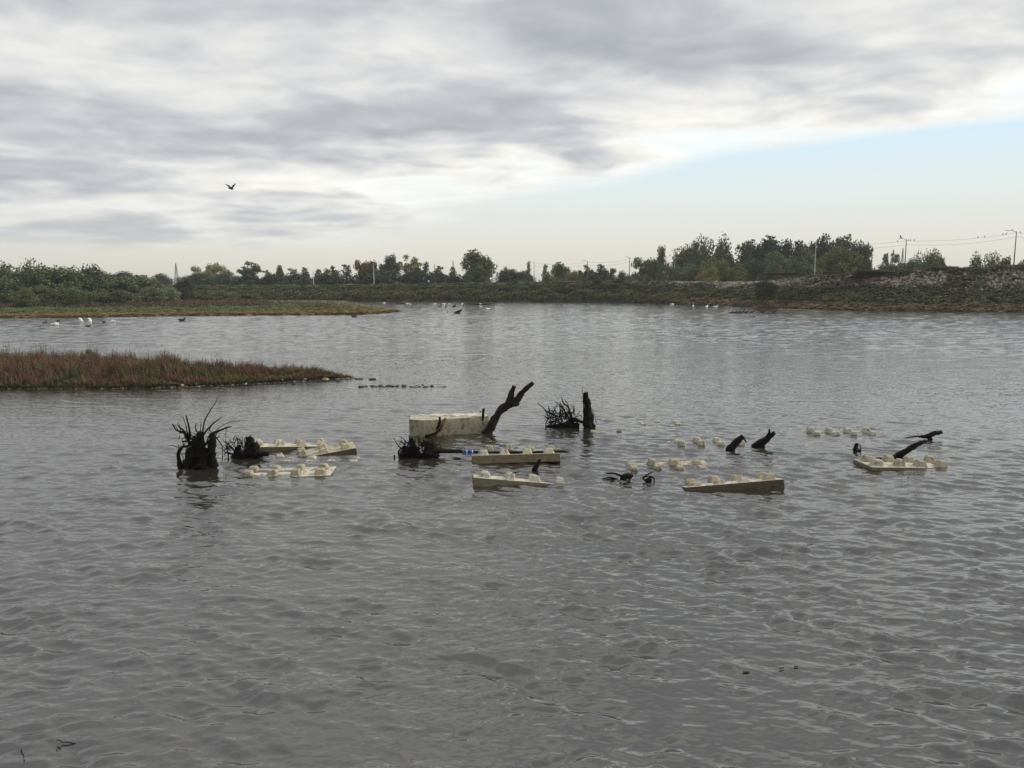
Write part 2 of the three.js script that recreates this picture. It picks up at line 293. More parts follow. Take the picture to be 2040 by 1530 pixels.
{
  const r = rng(91), weeds = [], low = [];
  for (let i = 0; i < 9000; i++) {
    const px = -520 + 1248 * r(), v = r(), m = islandAt(px, v), e = m[3];
    if (e < 0.35 + 0.4 * r() || (px > 668 && r() < ss(668, 722, px) * 0.8)) continue;
    const k = n2(m[0] * 0.22, m[2] * 0.35), front = 1 - ss(1.2, 3.2, m[4] + ramp(px, I_FRONT) * 0 - (-W(px, ramp(px, I_FRONT)).z));
    let c = mixc([0.172, 0.080, 0.055], [0.130, 0.086, 0.049], r());
    c = mixc(c, [0.115, 0.112, 0.042], clamp(ss(-0.05, 0.6, k + 0.5 * front + 0.3 * (r() - 0.5)) * 0.9 * (0.5 + 0.5 * front), 0, 1));
    if (r() < 0.06) c = [0.16, 0.125, 0.065];
    const s = (0.5 + 0.5 * r()) * lerp(1, 0.5, front) * (1 - 0.30 * ss(300, 480, px)) * (1 - 0.35 * ss(655, 715, px)) * (0.9 + 0.3 * n2b(m[0] * 0.3, 3) + 0.22 * n2(m[0] * 1.1, m[2] * 1.1)) * (r() < 0.02 ? 1.5 : 1), q = 0.7 + 0.6 * r();
    weeds.push([m[0], m[1] - 0.03, m[2], 0.72 + 0.5 * r(), Math.max(0.22, s * (1.36 + 0.5 * n2(m[0] * 0.55 + 7, m[2] * 0.8))), r() * 6.283, c[0] * q, c[1] * q, c[2] * q, 0.16 * (r() - 0.5)]);
  }
  scatter('weeds', tuft(3, 13, 0.26, 0.012, true), leafMat, weeds).userData.label = 'rust brown and olive weeds covering the near island';
  for (let i = 0; i < 5200; i++) {
    const px = -520 + 1200 * r(), m = islandAt(px, 0.32 * r() * r() + 0.01), e = m[3];
    if (e < 0.25 || px > 690) continue;
    const c = mixc([0.05, 0.055, 0.018], [0.10, 0.085, 0.03], r());
    low.push([m[0], m[1] - 0.02, m[2], 0.5 + 0.5 * r(), 0.12 + 0.2 * r(), r() * 6.283, ...c, 0.3 * (r() - 0.5)]);
  }
  scatter('grass', tuft(8, 12, 0.5, 0.016, false), leafMat, low).userData.label = 'low green and straw grass along the stony island edge';
  const mg = [];
  for (let i = 0; i < 15000; i++) {
    const px = -500 + 1300 * r(), v = r() * r(), m = meadowAt(px, v), x = m[0], z = m[2], e = m[3], k = n2(x * 0.05, z * 0.09);
    if (e < 0.6) continue;
    let c = mixc([0.235, 0.160, 0.052], [0.145, 0.128, 0.046], ss(3, 14, e + 5 * k)), h = 0.16 + 0.14 * r();
    c = mixc(c, [0.098, 0.145, 0.042], ss(16, 26, e + 7 * k) * (1 - 0.8 * ss(420, 700, px)));
    const br = Math.max(ss(34, 46, e + 5 * k), 0.9 * ss(18, 34, e + 5 * k) * ss(560, 660, px));
    c = mixc(c, C_RUST, br); h += br * (0.5 + 0.5 * r());
    const q = 0.75 + 0.5 * r();
    mg.push([x, m[1] - 0.03, z, 0.9 + 0.8 * r(), h, r() * 6.283, c[0] * q, c[1] * q, c[2] * q, 0.2 * (r() - 0.5)]);
  }
  const mgm = scatter('meadow_grass', tuft(12, 16, 0.5, 0.05, false), leafMat, mg); mgm.userData.label = 'ochre and green grass of the far left meadow';
  // weeds and scrub on the levee's face
  const sc = [], rubble = [];
  for (let i = 0; i < 46000; i++) {
    const st = 70 + Math.floor(r() * 320), d = 0.4 + 40 * r(), s = leveeAt(st, d); if (d > s.k + 2) continue;
    const p = toePts[st], n = toeN[st], j = (r() - 0.5) * 3, x = p.x + n.x * d + n.z * j, z = p.z + n.z * d - n.x * j, t = d / s.k, k = n2(x * 0.07, z * 0.1);
    const rubbleZone = rubbleAt(s, t, x, z);
    if (r() < rubbleZone * 0.72) continue;
    let c = mixc(C_GREEN, C_DKGREEN, r()), h = 0.35 + 0.5 * r();
    c = mixc(c, [0.085, 0.082, 0.03], 0.8 * ss(0, 0.6, k + 0.4 * (r() - 0.5)) );
    const left = 1 - s.w;
    h += left * (1 - ss(0.15, 0.5, t)) * (0.6 + 1.3 * ss(0, 0.5, n2b(x * 0.12, z * 0.12)));
    c = mixc(c, mixc(C_RUST, [0.10, 0.058, 0.03], r()), Math.max(s.w * (1 - ss(0.22, 0.34, t + 0.1 * k)), 0.6 * rubbleZone, left * 0.45 * (1 - ss(0.02, 0.14, t))));
    if (s.w > 0.5 && t < 0.3) { h *= 0.6; c = mixc(c, r() < 0.45 ? [0.165, 0.125, 0.062] : [0.125, 0.078, 0.050], 0.75); }
    if (left > 0.3 && t > 0.8) { c = mixc(c, [0.13, 0.15, 0.06], 0.8 * left); h *= 0.5; }
    const q = 1.25 * (0.7 + 0.6 * r());
    sc.push([x, s.h - 0.1, z, 1.1 + 1.4 * r(), h, r() * 6.283, c[0] * q, c[1] * q, c[2] * q, 0.3 * (r() - 0.5)]);
  }
  scatter('scrub', tuft(17, 15, 0.5, 0.055, true), leafMat, sc).userData.label = 'weeds and scrub growing over the face of the levee';
  const rocks = [];
  for (let i = 0; i < 24000 && rocks.length < 7000; i++) {
    const st = 100 + Math.floor(r() * 290), s0 = leveeAt(st, 1), d = s0.k * (0.45 + 0.58 * r()), s = leveeAt(st, d), p = toePts[st], n = toeN[st], j = (r() - 0.5) * 3, x = p.x + n.x * d + n.z * j, z = p.z + n.z * d - n.x * j;
    if (r() > rubbleAt(s, d / s.k, x, z)) continue;
    const sz = 0.2 + 0.34 * r() * r() + 0.08 * r(), k = 0.7 + 0.7 * r(), w = r();
    rocks.push([x, s.h + 0.18, z, sz, sz * (0.7 + 0.4 * r()), r() * 6.283, lerp(0.23, 0.26, w) * k, lerp(0.185, 0.225, w) * k, lerp(0.17, 0.205, w) * k, r() * 3]);
  }
  const rg = rockGeo(4, 1); scatter('riprap', rg, std([1, 1, 1], 0.95), rocks).userData.label = 'pinkish grey broken stone tipped along the levee crest';
}
function rubbleAt(s, t, x, z) {
  const px = s.px, lo = lerp(0.66, 0.64, ss(1300, 1700, px)) + 0.14 * n2(x * 0.06, z * 0.06), on = ss(1235, 1262, px);
  return on * ss(lo - 0.06, lo + 0.06, t) * (1 - ss(0.95, 1.03, t)) * (0.3 + 0.7 * ss(-0.35, 0.15, n2b(x * 0.05 + 9, z * 0.05)));
}
function rockGeo(seed, detail) {
  const g = mergeVertices(new THREE.IcosahedronGeometry(1, detail).deleteAttribute('normal').deleteAttribute('uv')), p = g.attributes.position, r = rng(seed), o = r() * 50;
  for (let i = 0; i < p.count; i++) { const k = 0.86 + 0.34 * n3(p.getX(i) * 0.9 + o, p.getY(i) * 0.9, p.getZ(i) * 0.9) + 0.1 * n3(p.getX(i) * 2.7, p.getY(i) * 2.7 + o, p.getZ(i) * 2.7); p.setXYZ(i, p.getX(i) * k, p.getY(i) * k, p.getZ(i) * k); }
  const f = g.toNonIndexed(); f.computeVertexNormals(); return f;
}

// ---------------------------------------------------------------- concrete slabs with studs
const concreteTop = dataTex(256, (u, v) => { const a = tfbm(u, v, 9, 5), b = tfbm(v, u, 26, 3), s = ss(0.06, 0.34, a) * 0.36 + ss(0.14, 0.38, b) * 0.3, k = 0.88 + 0.18 * b - s; return [k, k * (0.985 - 0.03 * s), k * (0.95 - 0.2 * s)]; });
const concreteBump = dataTex(256, (u, v) => { const k = 0.5 + 0.4 * tfbm(u, v, 40, 3) + 0.3 * tfbm(v, u, 9, 3); return [k, k, k]; });
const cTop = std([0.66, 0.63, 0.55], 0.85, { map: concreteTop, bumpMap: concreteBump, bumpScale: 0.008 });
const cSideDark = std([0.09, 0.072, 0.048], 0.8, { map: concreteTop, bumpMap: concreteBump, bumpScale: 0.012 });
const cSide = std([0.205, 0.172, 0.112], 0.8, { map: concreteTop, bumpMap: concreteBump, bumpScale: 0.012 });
const cStuds = [[0.56, 0.52, 0.43], [0.47, 0.42, 0.31], [0.52, 0.50, 0.44], [0.42, 0.385, 0.30]].map((c) => std(c, 0.85, { map: concreteTop, bumpMap: concreteBump, bumpScale: 0.008 })), cTops = [[0.66, 0.63, 0.54], [0.54, 0.49, 0.38], [0.60, 0.57, 0.48]].map((c) => std(c, 0.85, { map: concreteTop, bumpMap: concreteBump, bumpScale: 0.008 }));
let slabNo = 0;
function jitter(g, amp, fr, seed) {
  const p = g.attributes.position; for (let i = 0; i < p.count; i++) { const x = p.getX(i) * fr + seed, y = p.getY(i) * fr, z = p.getZ(i) * fr; p.setXYZ(i, p.getX(i) + amp * n3(x, y, z), p.getY(i) + amp * n3(x + 9, y, z), p.getZ(i) + amp * n3(x, y + 9, z)); }
  g.computeVertexNormals(); return g;
}
function studGeo(seed) {             // square frustum with cut corners
  const r = rng(seed), b = 0.18, t = 0.105, h = 0.18, cb = 0.05, ct = 0.03, ring = (s, c, y) => [[s, s - c], [s - c, s], [-s + c, s], [-s, s - c], [-s, -s + c], [-s + c, -s], [s - c, -s], [s, -s + c]].map(([x, z]) => [x + 0.012 * (r() - 0.5), y + 0.01 * (r() - 0.5), z + 0.012 * (r() - 0.5)]);
  const A = ring(b, cb, -0.03), B = ring(t + 0.012, ct, h - 0.02), D = ring(t - 0.01, ct, h), pos = [], uv = [];
  const tri = (...q) => q.forEach((p) => { pos.push(...p); uv.push(p[0] * 0.45 + p[1] * 0.5 + seed * 0.37, p[2] * 0.45 - p[1] * 0.55); });
  for (const [P, S] of [[A, B], [B, D]]) for (let i = 0; i < 8; i++) { const j = (i + 1) % 8; tri(P[i], S[j], P[j]); tri(P[i], S[i], S[j]); }
  for (let i = 1; i < 7; i++) tri(D[0], D[i + 1], D[i]);
  const g = new THREE.BufferGeometry(); g.setAttribute('position', new THREE.Float32BufferAttribute(pos, 3)); g.setAttribute('uv', new THREE.Float32BufferAttribute(uv, 2)); g.computeVertexNormals(); return g;
}
const studs = [1, 2, 3].map(studGeo);
function bodyGeo(w, seed) { const g = new RoundedBoxGeometry(3, 0.3, w, 3, 0.025); const uv = g.attributes.uv; for (let i = 0; i < uv.count; i++) uv.setXY(i, uv.getX(i) * 1.6 + seed, uv.getY(i) * (0.5)); g.translate(0, -0.15, 0); return jitter(g, 0.014, 1.7, seed); }
const bodies = { full: bodyGeo(1.05, 3), half: bodyGeo(0.7, 8) };
const slabProto = {};
// front edge from pixel a to pixel b at the water; heights of the top along it; height of the rear edge
function slab(label, kind, a, b, yl, yr, yback, dark) {
  const P0 = W(a[0], a[1]), P1 = W(b[0], b[1]), u = new THREE.Vector3().subVectors(P1, P0), mid = P0.clone().add(P1).multiplyScalar(0.5), wide = kind === 'full' ? 1.05 : 0.7;
  u.y = 0; u.normalize(); const back = new THREE.Vector3(u.z, 0, -u.x); if (back.z > 0) back.negate();
  const ym = (yl + yr) / 2, X = u.clone().multiplyScalar(3); X.y = yr - yl; X.normalize();
  const Bk = back.clone().multiplyScalar(wide); Bk.y = yback - ym; Bk.addScaledVector(X, -Bk.dot(X)).normalize();
  const Zp = Bk.clone().negate(), Y = new THREE.Vector3().crossVectors(Zp, X).normalize();
  const c = mid.clone().addScaledVector(back, wide / 2); c.y = (ym + yback) / 2;
  let o = slabProto[kind];
  if (!o) {
    o = slabProto[kind] = thing('concrete_slab', label, 'concrete slab', null, 'studded concrete slabs lying in the river');
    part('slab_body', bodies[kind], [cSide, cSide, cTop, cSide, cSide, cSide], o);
    let k = 0;
    for (const z of kind === 'full' ? [0.28, -0.28] : [0.05]) for (const x of [-1.125, -0.375, 0.375, 1.125]) { const s = part('stud', studs[k % 3], cStuds[0], o); s.position.set(x, 0, z); s.rotation.y = (Math.floor(k * 1.7) % 4) * Math.PI / 2; k++; }
  } else { o = copyOf(o, 'concrete_slab', label); }
  {  // every slab weathered in its own way
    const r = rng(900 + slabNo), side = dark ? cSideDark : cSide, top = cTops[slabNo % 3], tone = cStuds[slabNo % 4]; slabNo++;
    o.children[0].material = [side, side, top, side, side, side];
    for (const st of o.children.slice(1)) { st.material = r() < 0.25 ? cStuds[Math.floor(r() * 4)] : tone; st.scale.set(0.88 + 0.26 * r(), r() < 0.14 ? 0.55 : 0.85 + 0.3 * r(), 0.88 + 0.26 * r()); st.position.x += 0.04 * (r() - 0.5); st.position.z += 0.04 * (r() - 0.5); st.rotation.y += 0.14 * (r() - 0.5); }
  }
  o.matrix.makeBasis(X, Y, Zp); o.quaternion.setFromRotationMatrix(o.matrix); o.position.copy(c);
  return o;
}
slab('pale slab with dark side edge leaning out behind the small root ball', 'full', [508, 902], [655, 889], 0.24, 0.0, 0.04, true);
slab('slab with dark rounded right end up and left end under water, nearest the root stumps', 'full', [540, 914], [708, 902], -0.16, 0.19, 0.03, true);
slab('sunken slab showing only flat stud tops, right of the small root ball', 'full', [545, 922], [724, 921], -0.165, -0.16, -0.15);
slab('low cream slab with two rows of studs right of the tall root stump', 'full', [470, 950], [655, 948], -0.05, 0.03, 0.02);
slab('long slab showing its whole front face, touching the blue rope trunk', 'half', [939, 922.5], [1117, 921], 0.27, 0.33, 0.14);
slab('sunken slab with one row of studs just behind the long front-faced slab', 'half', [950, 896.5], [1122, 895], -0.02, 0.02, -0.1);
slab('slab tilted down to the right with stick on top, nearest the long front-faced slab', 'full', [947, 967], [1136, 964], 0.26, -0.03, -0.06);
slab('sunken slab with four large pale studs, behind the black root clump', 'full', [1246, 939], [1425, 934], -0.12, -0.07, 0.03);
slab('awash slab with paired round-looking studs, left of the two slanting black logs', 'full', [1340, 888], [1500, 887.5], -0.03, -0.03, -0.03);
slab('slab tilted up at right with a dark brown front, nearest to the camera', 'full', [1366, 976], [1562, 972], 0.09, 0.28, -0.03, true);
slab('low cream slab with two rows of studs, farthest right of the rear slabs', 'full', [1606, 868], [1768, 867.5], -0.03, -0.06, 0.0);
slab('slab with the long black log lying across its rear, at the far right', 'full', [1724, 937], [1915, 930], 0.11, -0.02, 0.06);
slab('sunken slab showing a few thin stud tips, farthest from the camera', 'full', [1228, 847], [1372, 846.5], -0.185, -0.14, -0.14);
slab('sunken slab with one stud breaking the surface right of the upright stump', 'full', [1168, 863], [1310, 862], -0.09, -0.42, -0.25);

{ // the big block
  const A = W(815, 868.5), B = W(845, 871), Cc = W(973, 861.5), bk = new THREE.Vector3(-0.18, 0, -1.0), pts = [A, B, Cc, Cc.clone().add(bk), A.clone().add(bk).add(new THREE.Vector3(0.1, 0, 0))];
  const ctr = pts.reduce((s, p) => s.add(p), new THREE.Vector3()).multiplyScalar(0.2), sh = new THREE.Shape(pts.map((p) => new THREE.Vector2(p.x - ctr.x, -(p.z - ctr.z))));
  let g = new THREE.ExtrudeGeometry(sh, { depth: 1.0, steps: 6, bevelEnabled: true, bevelSize: 0.03, bevelThickness: 0.03, bevelOffset: -0.03, bevelSegments: 2 }); g.rotateX(-Math.PI / 2); g.translate(0, -0.36, 0);
  g = jitter(g, 0.018, 2.2, 4);
  const uv = g.attributes.uv; for (let i = 0; i < uv.count; i++) uv.setXY(i, uv.getX(i) * 0.5, uv.getY(i) * 0.5);
  const o = thing('concrete_block', 'large rectangular concrete block under the forked dead branch', 'concrete block', ctr);
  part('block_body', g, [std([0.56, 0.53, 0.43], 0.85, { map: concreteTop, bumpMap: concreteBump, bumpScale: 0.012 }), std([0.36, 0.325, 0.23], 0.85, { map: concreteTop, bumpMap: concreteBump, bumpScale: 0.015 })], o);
  // flaked patches of render on its top
  const r = rng(3), flakes = []; for (let i = 0; i < 16; i++) { const f = rockGeo(60 + i, 1); f.scale(0.12 + 0.2 * r(), 0.018 + 0.02 * r(), 0.1 + 0.16 * r()); f.rotateY(r() * 6); f.translate(-1.1 + 2.3 * r(), 0.685, -0.45 + 0.2 * r() + 0.2 * (r() - 0.5)); flakes.push(f); }
  const fl = part('flakes', mergeGeometries(flakes), cTop, o); fl.userData.kind = 'stuff';
}

// ---------------------------------------------------------------- dead wood
const barkBump = dataTex(256, (u, v) => { const k = 0.5 + 0.5 * tile(n3, u, v * 0.999, 16) * 0.6 + 0.5 * tfbm(u, v, 30, 3); return [k, k, k]; });
const phys = (rgb, rough, more) => new THREE.MeshPhysicalMaterial({ color: new THREE.Color().setRGB(...rgb), roughness: rough, specularIntensity: 0.3, ...more });
const wood = phys([0.0075, 0.006, 0.005], 0.75, { bumpMap: barkBump, bumpScale: 0.02 });
const woodBrown = phys([0.019, 0.0145, 0.0105], 0.8, { bumpMap: barkBump, bumpScale: 0.02 });
const woodRed = std([0.17, 0.10, 0.066], 0.8, { bumpMap: barkBump, bumpScale: 0.02 });
function tube(P, R, rad = 8, rough = 0.22, seed = 1) {     // tapering limb through points P with radii R
  const cv = new THREE.CatmullRomCurve3(P, false, 'centripetal'), len = cv.getLength(), n = clamp(Math.round(len / Math.max(0.02, Math.min(...R) * 1.6)), 6, 46), fr = cv.computeFrenetFrames(n, false), pos = [], uv = [], idx = [];
  for (let i = 0; i <= n; i++) {
    const t = i / n, p = cv.getPointAt(t), tt = cv.getUtoTmapping(t) * (R.length - 1), a = Math.min(R.length - 2, Math.floor(tt)), r0 = lerp(R[a], R[a + 1], tt - a);
    for (let j = 0; j <= rad; j++) {
      const w = ((j % rad) / rad) * 6.283185, nx = Math.cos(w), ny = Math.sin(w), k = r0 * (1 + rough * n3(nx * 1.1 + seed, ny * 1.1, (t * len) / Math.max(0.06, r0 * 2.2)) + rough * 0.5 * n3(nx * 2.5, ny * 2.5 + seed, (t * len) / Math.max(0.03, r0 * 0.8)));
      pos.push(p.x + (fr.normals[i].x * nx + fr.binormals[i].x * ny) * k, p.y + (fr.normals[i].y * nx + fr.binormals[i].y * ny) * k, p.z + (fr.normals[i].z * nx + fr.binormals[i].z * ny) * k);
      uv.push(j / rad, t * len * 1.2);
      if (i < n && j < rad) { const q = i * (rad + 1) + j; idx.push(q, q + rad + 1, q + 1, q + 1, q + rad + 1, q + rad + 2); }
    }
  }
  for (const [i, flip] of [[0, 1], [n, 0]]) {
    const p = cv.getPointAt(i / n), c = pos.length / 3; pos.push(p.x, p.y, p.z); uv.push(0.5, 0);
    for (let j = 0; j < rad; j++) { const q = i * (rad + 1) + j; flip ? idx.push(c, q, q + 1) : idx.push(c, q + 1, q); }
  }
  const g = new THREE.BufferGeometry(); g.setAttribute('position', new THREE.Float32BufferAttribute(pos, 3)); g.setAttribute('uv', new THREE.Float32BufferAttribute(uv, 2)); g.setIndex(idx); g.computeVertexNormals(); return g;
}
// a piece of dead wood stands in an upright plane at the depth of its waterline pixel; limbs are given as [across, up, reach, radius] read off an enlargement
function deadwood(name, label, category, org, sc, foot, limbs, mat = wood, hairs = null) {
  const base = W(org[0] + foot[0] * sc, org[1] + foot[1] * sc), D = -base.z, m = D / F, o = thing(name, label, category, base);
  const at = (q) => V(org[0] + q[0] * sc, org[1] + q[1] * sc, D).sub(base).add(new THREE.Vector3(0, 0, -(q[3] ?? 0) * sc * m));
  const r = rng(Math.round(foot[0] + foot[1]));
  let seed = 1;
  for (const [nm, pts, mm] of limbs) part(nm, tube(pts.map(at), pts.map((q) => Math.max(0.006, q[2] * sc * m)), pts[0][2] * sc > 6 ? 14 : 7, nm === 'stump' || nm === 'root_mass' ? 0.5 : 0.26, seed++ * 3.7), mm ?? mat, o);
  if (hairs) {
    const gs = []; let k = 0;
    for (let i = 0; i < hairs.n; i++) {
      const x = lerp(hairs.x[0], hairs.x[1], r()), y = lerp(hairs.y[0], hairs.y[1], r()), l = hairs.len * (0.4 + r()), a = hairs.a[0] + (hairs.a[1] - hairs.a[0]) * r(), b = a + (r() - 0.5) * 1.3, z = (r() - 0.5) * hairs.deep;
      const q0 = [x, y, hairs.r * 1.5, z], q1 = [x + Math.cos(a) * l * 0.5, y - Math.sin(a) * l * 0.5, hairs.r, z + (r() - 0.5) * l * 0.6], q2 = [q1[0] + Math.cos(b) * l * 0.5, q1[1] - Math.sin(b) * l * 0.5, hairs.r * 0.5, q1[3] + (r() - 0.5) * l * 0.6];
      gs.push(tube([q0, q1, q2].map(at), [q0, q1, q2].map((q) => Math.max(0.004, q[2] * sc * m)), 5, 0.15, k++));
    }
    const h = part('rootlets', mergeGeometries(gs), mat, o); h.userData.kind = 'stuff';
  }
  return o;
}
deadwood('tree_stump', 'tall black tree stump with upright roots, farthest left in the water', 'tree stump', [330, 780], 0.1127, [560, 1350], [
  ['stump', [[825, 1440, 72, 0], [835, 1200, 66, 0], [828, 980, 56, 0], [818, 760, 46, 0]]],
  ['stump', [[560, 1460, 110, 60], [560, 1250, 104, 60], [540, 1050, 74, 60], [570, 860, 48, 50], [590, 715, 34, 50]]],
  ['stump', [[690, 1440, 90, -30], [700, 1200, 80, -30], [640, 1000, 74, -10], [610, 800, 38, 0], [605, 705, 30, 0]]],
  ['stump', [[430, 1450, 80, -60], [450, 1250, 66, -60], [480, 1060, 52, -50], [500, 900, 36, -40], [540, 780, 22, -40]]],
  ['stump', [[640, 1440, 110, 0], [660, 1250, 84, 10], [740, 1120, 46, 20], [760, 960, 26, 20], [730, 860, 12, 20]]],
  ['stump', [[350, 1440, 100, 30], [400, 1280, 90, 20], [560, 1150, 80, 30], [610, 1000, 40, 30]]],
  ['root', [[380, 1250, 34, -80], [520, 1100, 40, -100], [700, 1130, 34, -90], [850, 1040, 24, -70]]],
  ['root', [[420, 950, 26, -60], [560, 900, 30, -80], [700, 930, 24, -60], [800, 850, 20, -40]]],
  ['root', [[500, 1380, 40, -100], [620, 1280, 44, -120], [760, 1330, 40, -100], [860, 1400, 30, -80]]],
  ['root', [[290, 1440, 58, -20], [245, 1220, 36, -20], [232, 1070, 26, -10], [290, 990, 22, 0], [385, 965, 16, 10]]],
  ['root', [[250, 1060, 16, 0], [228, 940, 7, 0]]], ['root', [[262, 1030, 12, 0], [268, 945, 7, 10]]], ['root', [[285, 1000, 14, 0], [338, 920, 8, 20]]],
  ['root', [[330, 1330, 40, 0], [380, 1160, 32, 0], [380, 1020, 26, 0], [440, 900, 26, 0]]],
  ['root', [[400, 1050, 15, -110], [430, 970, 13, -120], [512, 943, 8, -120]], woodRed],
  ['root', [[440, 940, 32, 0], [330, 740, 21, 0], [175, 690, 15, 40], [95, 580, 11, 60]]],
  ['root', [[420, 850, 25, 20], [405, 660, 18, 30], [355, 510, 14, 60], [328, 435, 9, 80]]],
  ['root', [[430, 800, 18, -40], [340, 680, 16, -60], [268, 600, 9, -90], [246, 550, 4, -90]]],
  ['root', [[390, 770, 12, 0], [340, 640, 9, 60], [265, 460, 4, 100]]],
  ['root', [[672, 950, 24, 0], [660, 690, 14, 0], [682, 520, 12, 30], [765, 345, 9, 60], [852, 205, 7, 90], [882, 112, 3, 100]]],
  ['root', [[655, 800, 20, -40], [760, 660, 14, -60], [870, 550, 12, -60], [960, 480, 9, -80], [1042, 425, 5, -90]]],
  ['root', [[800, 755, 28, 0], [930, 700, 20, -20], [1050, 650, 17, -40], [1125, 620, 15, -60], [1192, 612, 7, -70]]],
  ['root', [[870, 700, 6, 30], [1000, 600, 5, 60], [1150, 545, 5, 80], [1290, 537, 4, 90], [1430, 525, 2, 100]]],
  ['root', [[545, 710, 14, 0], [530, 625, 10, 0], [545, 556, 8, 0]]], ['root', [[605, 730, 9, 30], [600, 540, 4, 60]]],
  ['root', [[325, 860, 14, -90], [450, 866, 17, -100], [640, 872, 12, -90]]],
  ['root', [[700, 960, 14, 20], [735, 850, 12, 20], [790, 740, 12, 0]]],
  ['root', [[885, 810, 9, 0], [990, 920, 10, -30], [1020, 1010, 9, -40], [1016, 1250, 6, -50]]], ['root', [[1005, 950, 6, -30], [1110, 1050, 5, 0]]],
  ['root', [[1095, 640, 4, -50], [1072, 860, 3, -50]]], ['root', [[900, 1190, 4, 0], [945, 1105, 3, 0]]],
], wood, { n: 70, x: [230, 880], y: [720, 1380], len: 150, a: [0.3, 3.0], r: 6.5, deep: 260 });
deadwood('root_ball', 'small black root ball right beside the tall root stump', 'root ball', [330, 780], 0.1127, [1450, 1170], [
  ['root_mass', [[1150, 1170, 30, 0], [1280, 1130, 70, 0], [1450, 1110, 92, 0], [1600, 1100, 90, 0], [1720, 1110, 52, 0]]],
  ['root_mass', [[1440, 1120, 100, 40], [1470, 980, 84, 40], [1485, 870, 56, 30], [1462, 800, 34, 20]]],
  ['root_mass', [[1260, 1110, 66, 0], [1290, 1010, 50, 0], [1300, 950, 30, 0]]],
  ['root_mass', [[1560, 1120, 90, -30], [1590, 1000, 74, -20], [1570, 900, 34, 0]]],
  ['log_end', [[1640, 1110, 50, -30], [1760, 1092, 46, -50], [1832, 1085, 44, -60]]],
  ['root', [[1250, 1070, 20, -30], [1150, 950, 13, -40], [1072, 868, 9, -50]]],
  ['root', [[1150, 980, 7, 0], [1220, 890, 5, 20], [1302, 820, 4, 40]]], ['root', [[1356, 1000, 7, 0], [1355, 790, 4, 0]]],
  ['root', [[1290, 960, 6, 0], [1270, 880, 5, 0], [1290, 830, 3, 0]]], ['root', [[1430, 860, 18, 0], [1425, 800, 10, 0]]], ['root', [[1500, 860, 14, 0], [1570, 850, 6, 0]]],
  ['root', [[1200, 1120, 12, 0], [1090, 1070, 12, -20], [1048, 1100, 8, -20], [1060, 1135, 6, 0]]], ['root', [[1110, 1090, 9, 0], [1102, 1235, 9, 0]]],
  ['root', [[1390, 1060, 10, -110], [1430, 990, 9, -110], [1470, 960, 5, -110]], woodRed],
], wood, { n: 60, x: [1060, 1640], y: [880, 1150], len: 130, a: [0.2, 3.0], r: 7, deep: 240 });
deadwood('fallen_trunk', 'fallen tree trunk with bushy black root ball and blue rope around it', 'fallen trunk', [780, 860], 0.17647, [330, 290], [
  ['root_mass', [[400, 305, 60, 0], [430, 230, 78, 0], [420, 160, 62, 0], [385, 115, 34, 0]]],
  ['root_mass', [[150, 300, 46, 0], [165, 235, 50, 0], [190, 175, 38, 0]]],
  ['root_mass', [[270, 300, 60, 20], [255, 220, 52, 20], [235, 160, 30, 10], [222, 70, 9, 0]]],
  ['root_mass', [[120, 290, 20, 0], [260, 280, 36, 0], [480, 275, 44, 0], [540, 262, 20, 0]]],
  ['root', [[120, 200, 8, 0], [62, 140, 6, 0], [22, 66, 3, 0]]], ['root', [[92, 305, 10, 0], [82, 220, 10, 0], [150, 165, 8, 0]]], ['root', [[110, 310, 8, -30], [105, 220, 7, -30], [160, 190, 6, -30]]],
  ['root', [[210, 180, 14, 0], [205, 110, 9, 0], [200, 45, 5, 0]]], ['root', [[180, 170, 6, 0], [190, 100, 4, 0]]], ['root', [[250, 150, 7, 0], [275, 90, 3, 0]]], ['root', [[30, 300, 8, 0], [34, 262, 7, 0]]], ['root', [[395, 130, 12, 0], [370, 96, 6, 0]]],
  ['trunk', [[460, 225, 44, 60], [560, 228, 28, 60], [700, 232, 22, 60], [820, 238, 18, 60], [1000, 246, 15, 60], [1200, 246, 13, 60], [1420, 246, 13, 60], [1700, 242, 13, 60], [1930, 236, 14, 60], [2012, 243, 5, 60]], woodBrown],
], wood, { n: 95, x: [100, 480], y: [130, 280], len: 90, a: [0.3, 2.9], r: 5, deep: 150 });
{ // blue rope on the trunk
  const base = W(932, 908.5), D = -base.z, o = thing('rope', 'blue and white rope wound round the fallen trunk', 'rope', V(932, 901.5, 26.35 + 0.18));
  const blue = std([0.02, 0.065, 0.28], 0.7), pale = std([0.42, 0.52, 0.66], 0.7), r = rng(7);
  for (let i = 0; i < 6; i++) { const g = new THREE.TorusGeometry(0.068 + 0.014 * r(), 0.02, 7, 18); g.rotateY(Math.PI / 2 + 0.25 * (r() - 0.5)); const m = part('rope_coil', jitter(g, 0.006, 9, i), i % 3 === 2 ? pale : blue, o); m.position.set(-0.155 + i * 0.062, 0.012 * (r() - 0.5), 0); }
  part('rope_end', tube([new THREE.Vector3(0.05, 0.07, 0.03), new THREE.Vector3(0.12, 0.06, 0.1), new THREE.Vector3(0.19, -0.03, 0.12)], [0.016, 0.016, 0.014], 6, 0.1), blue, o);
}
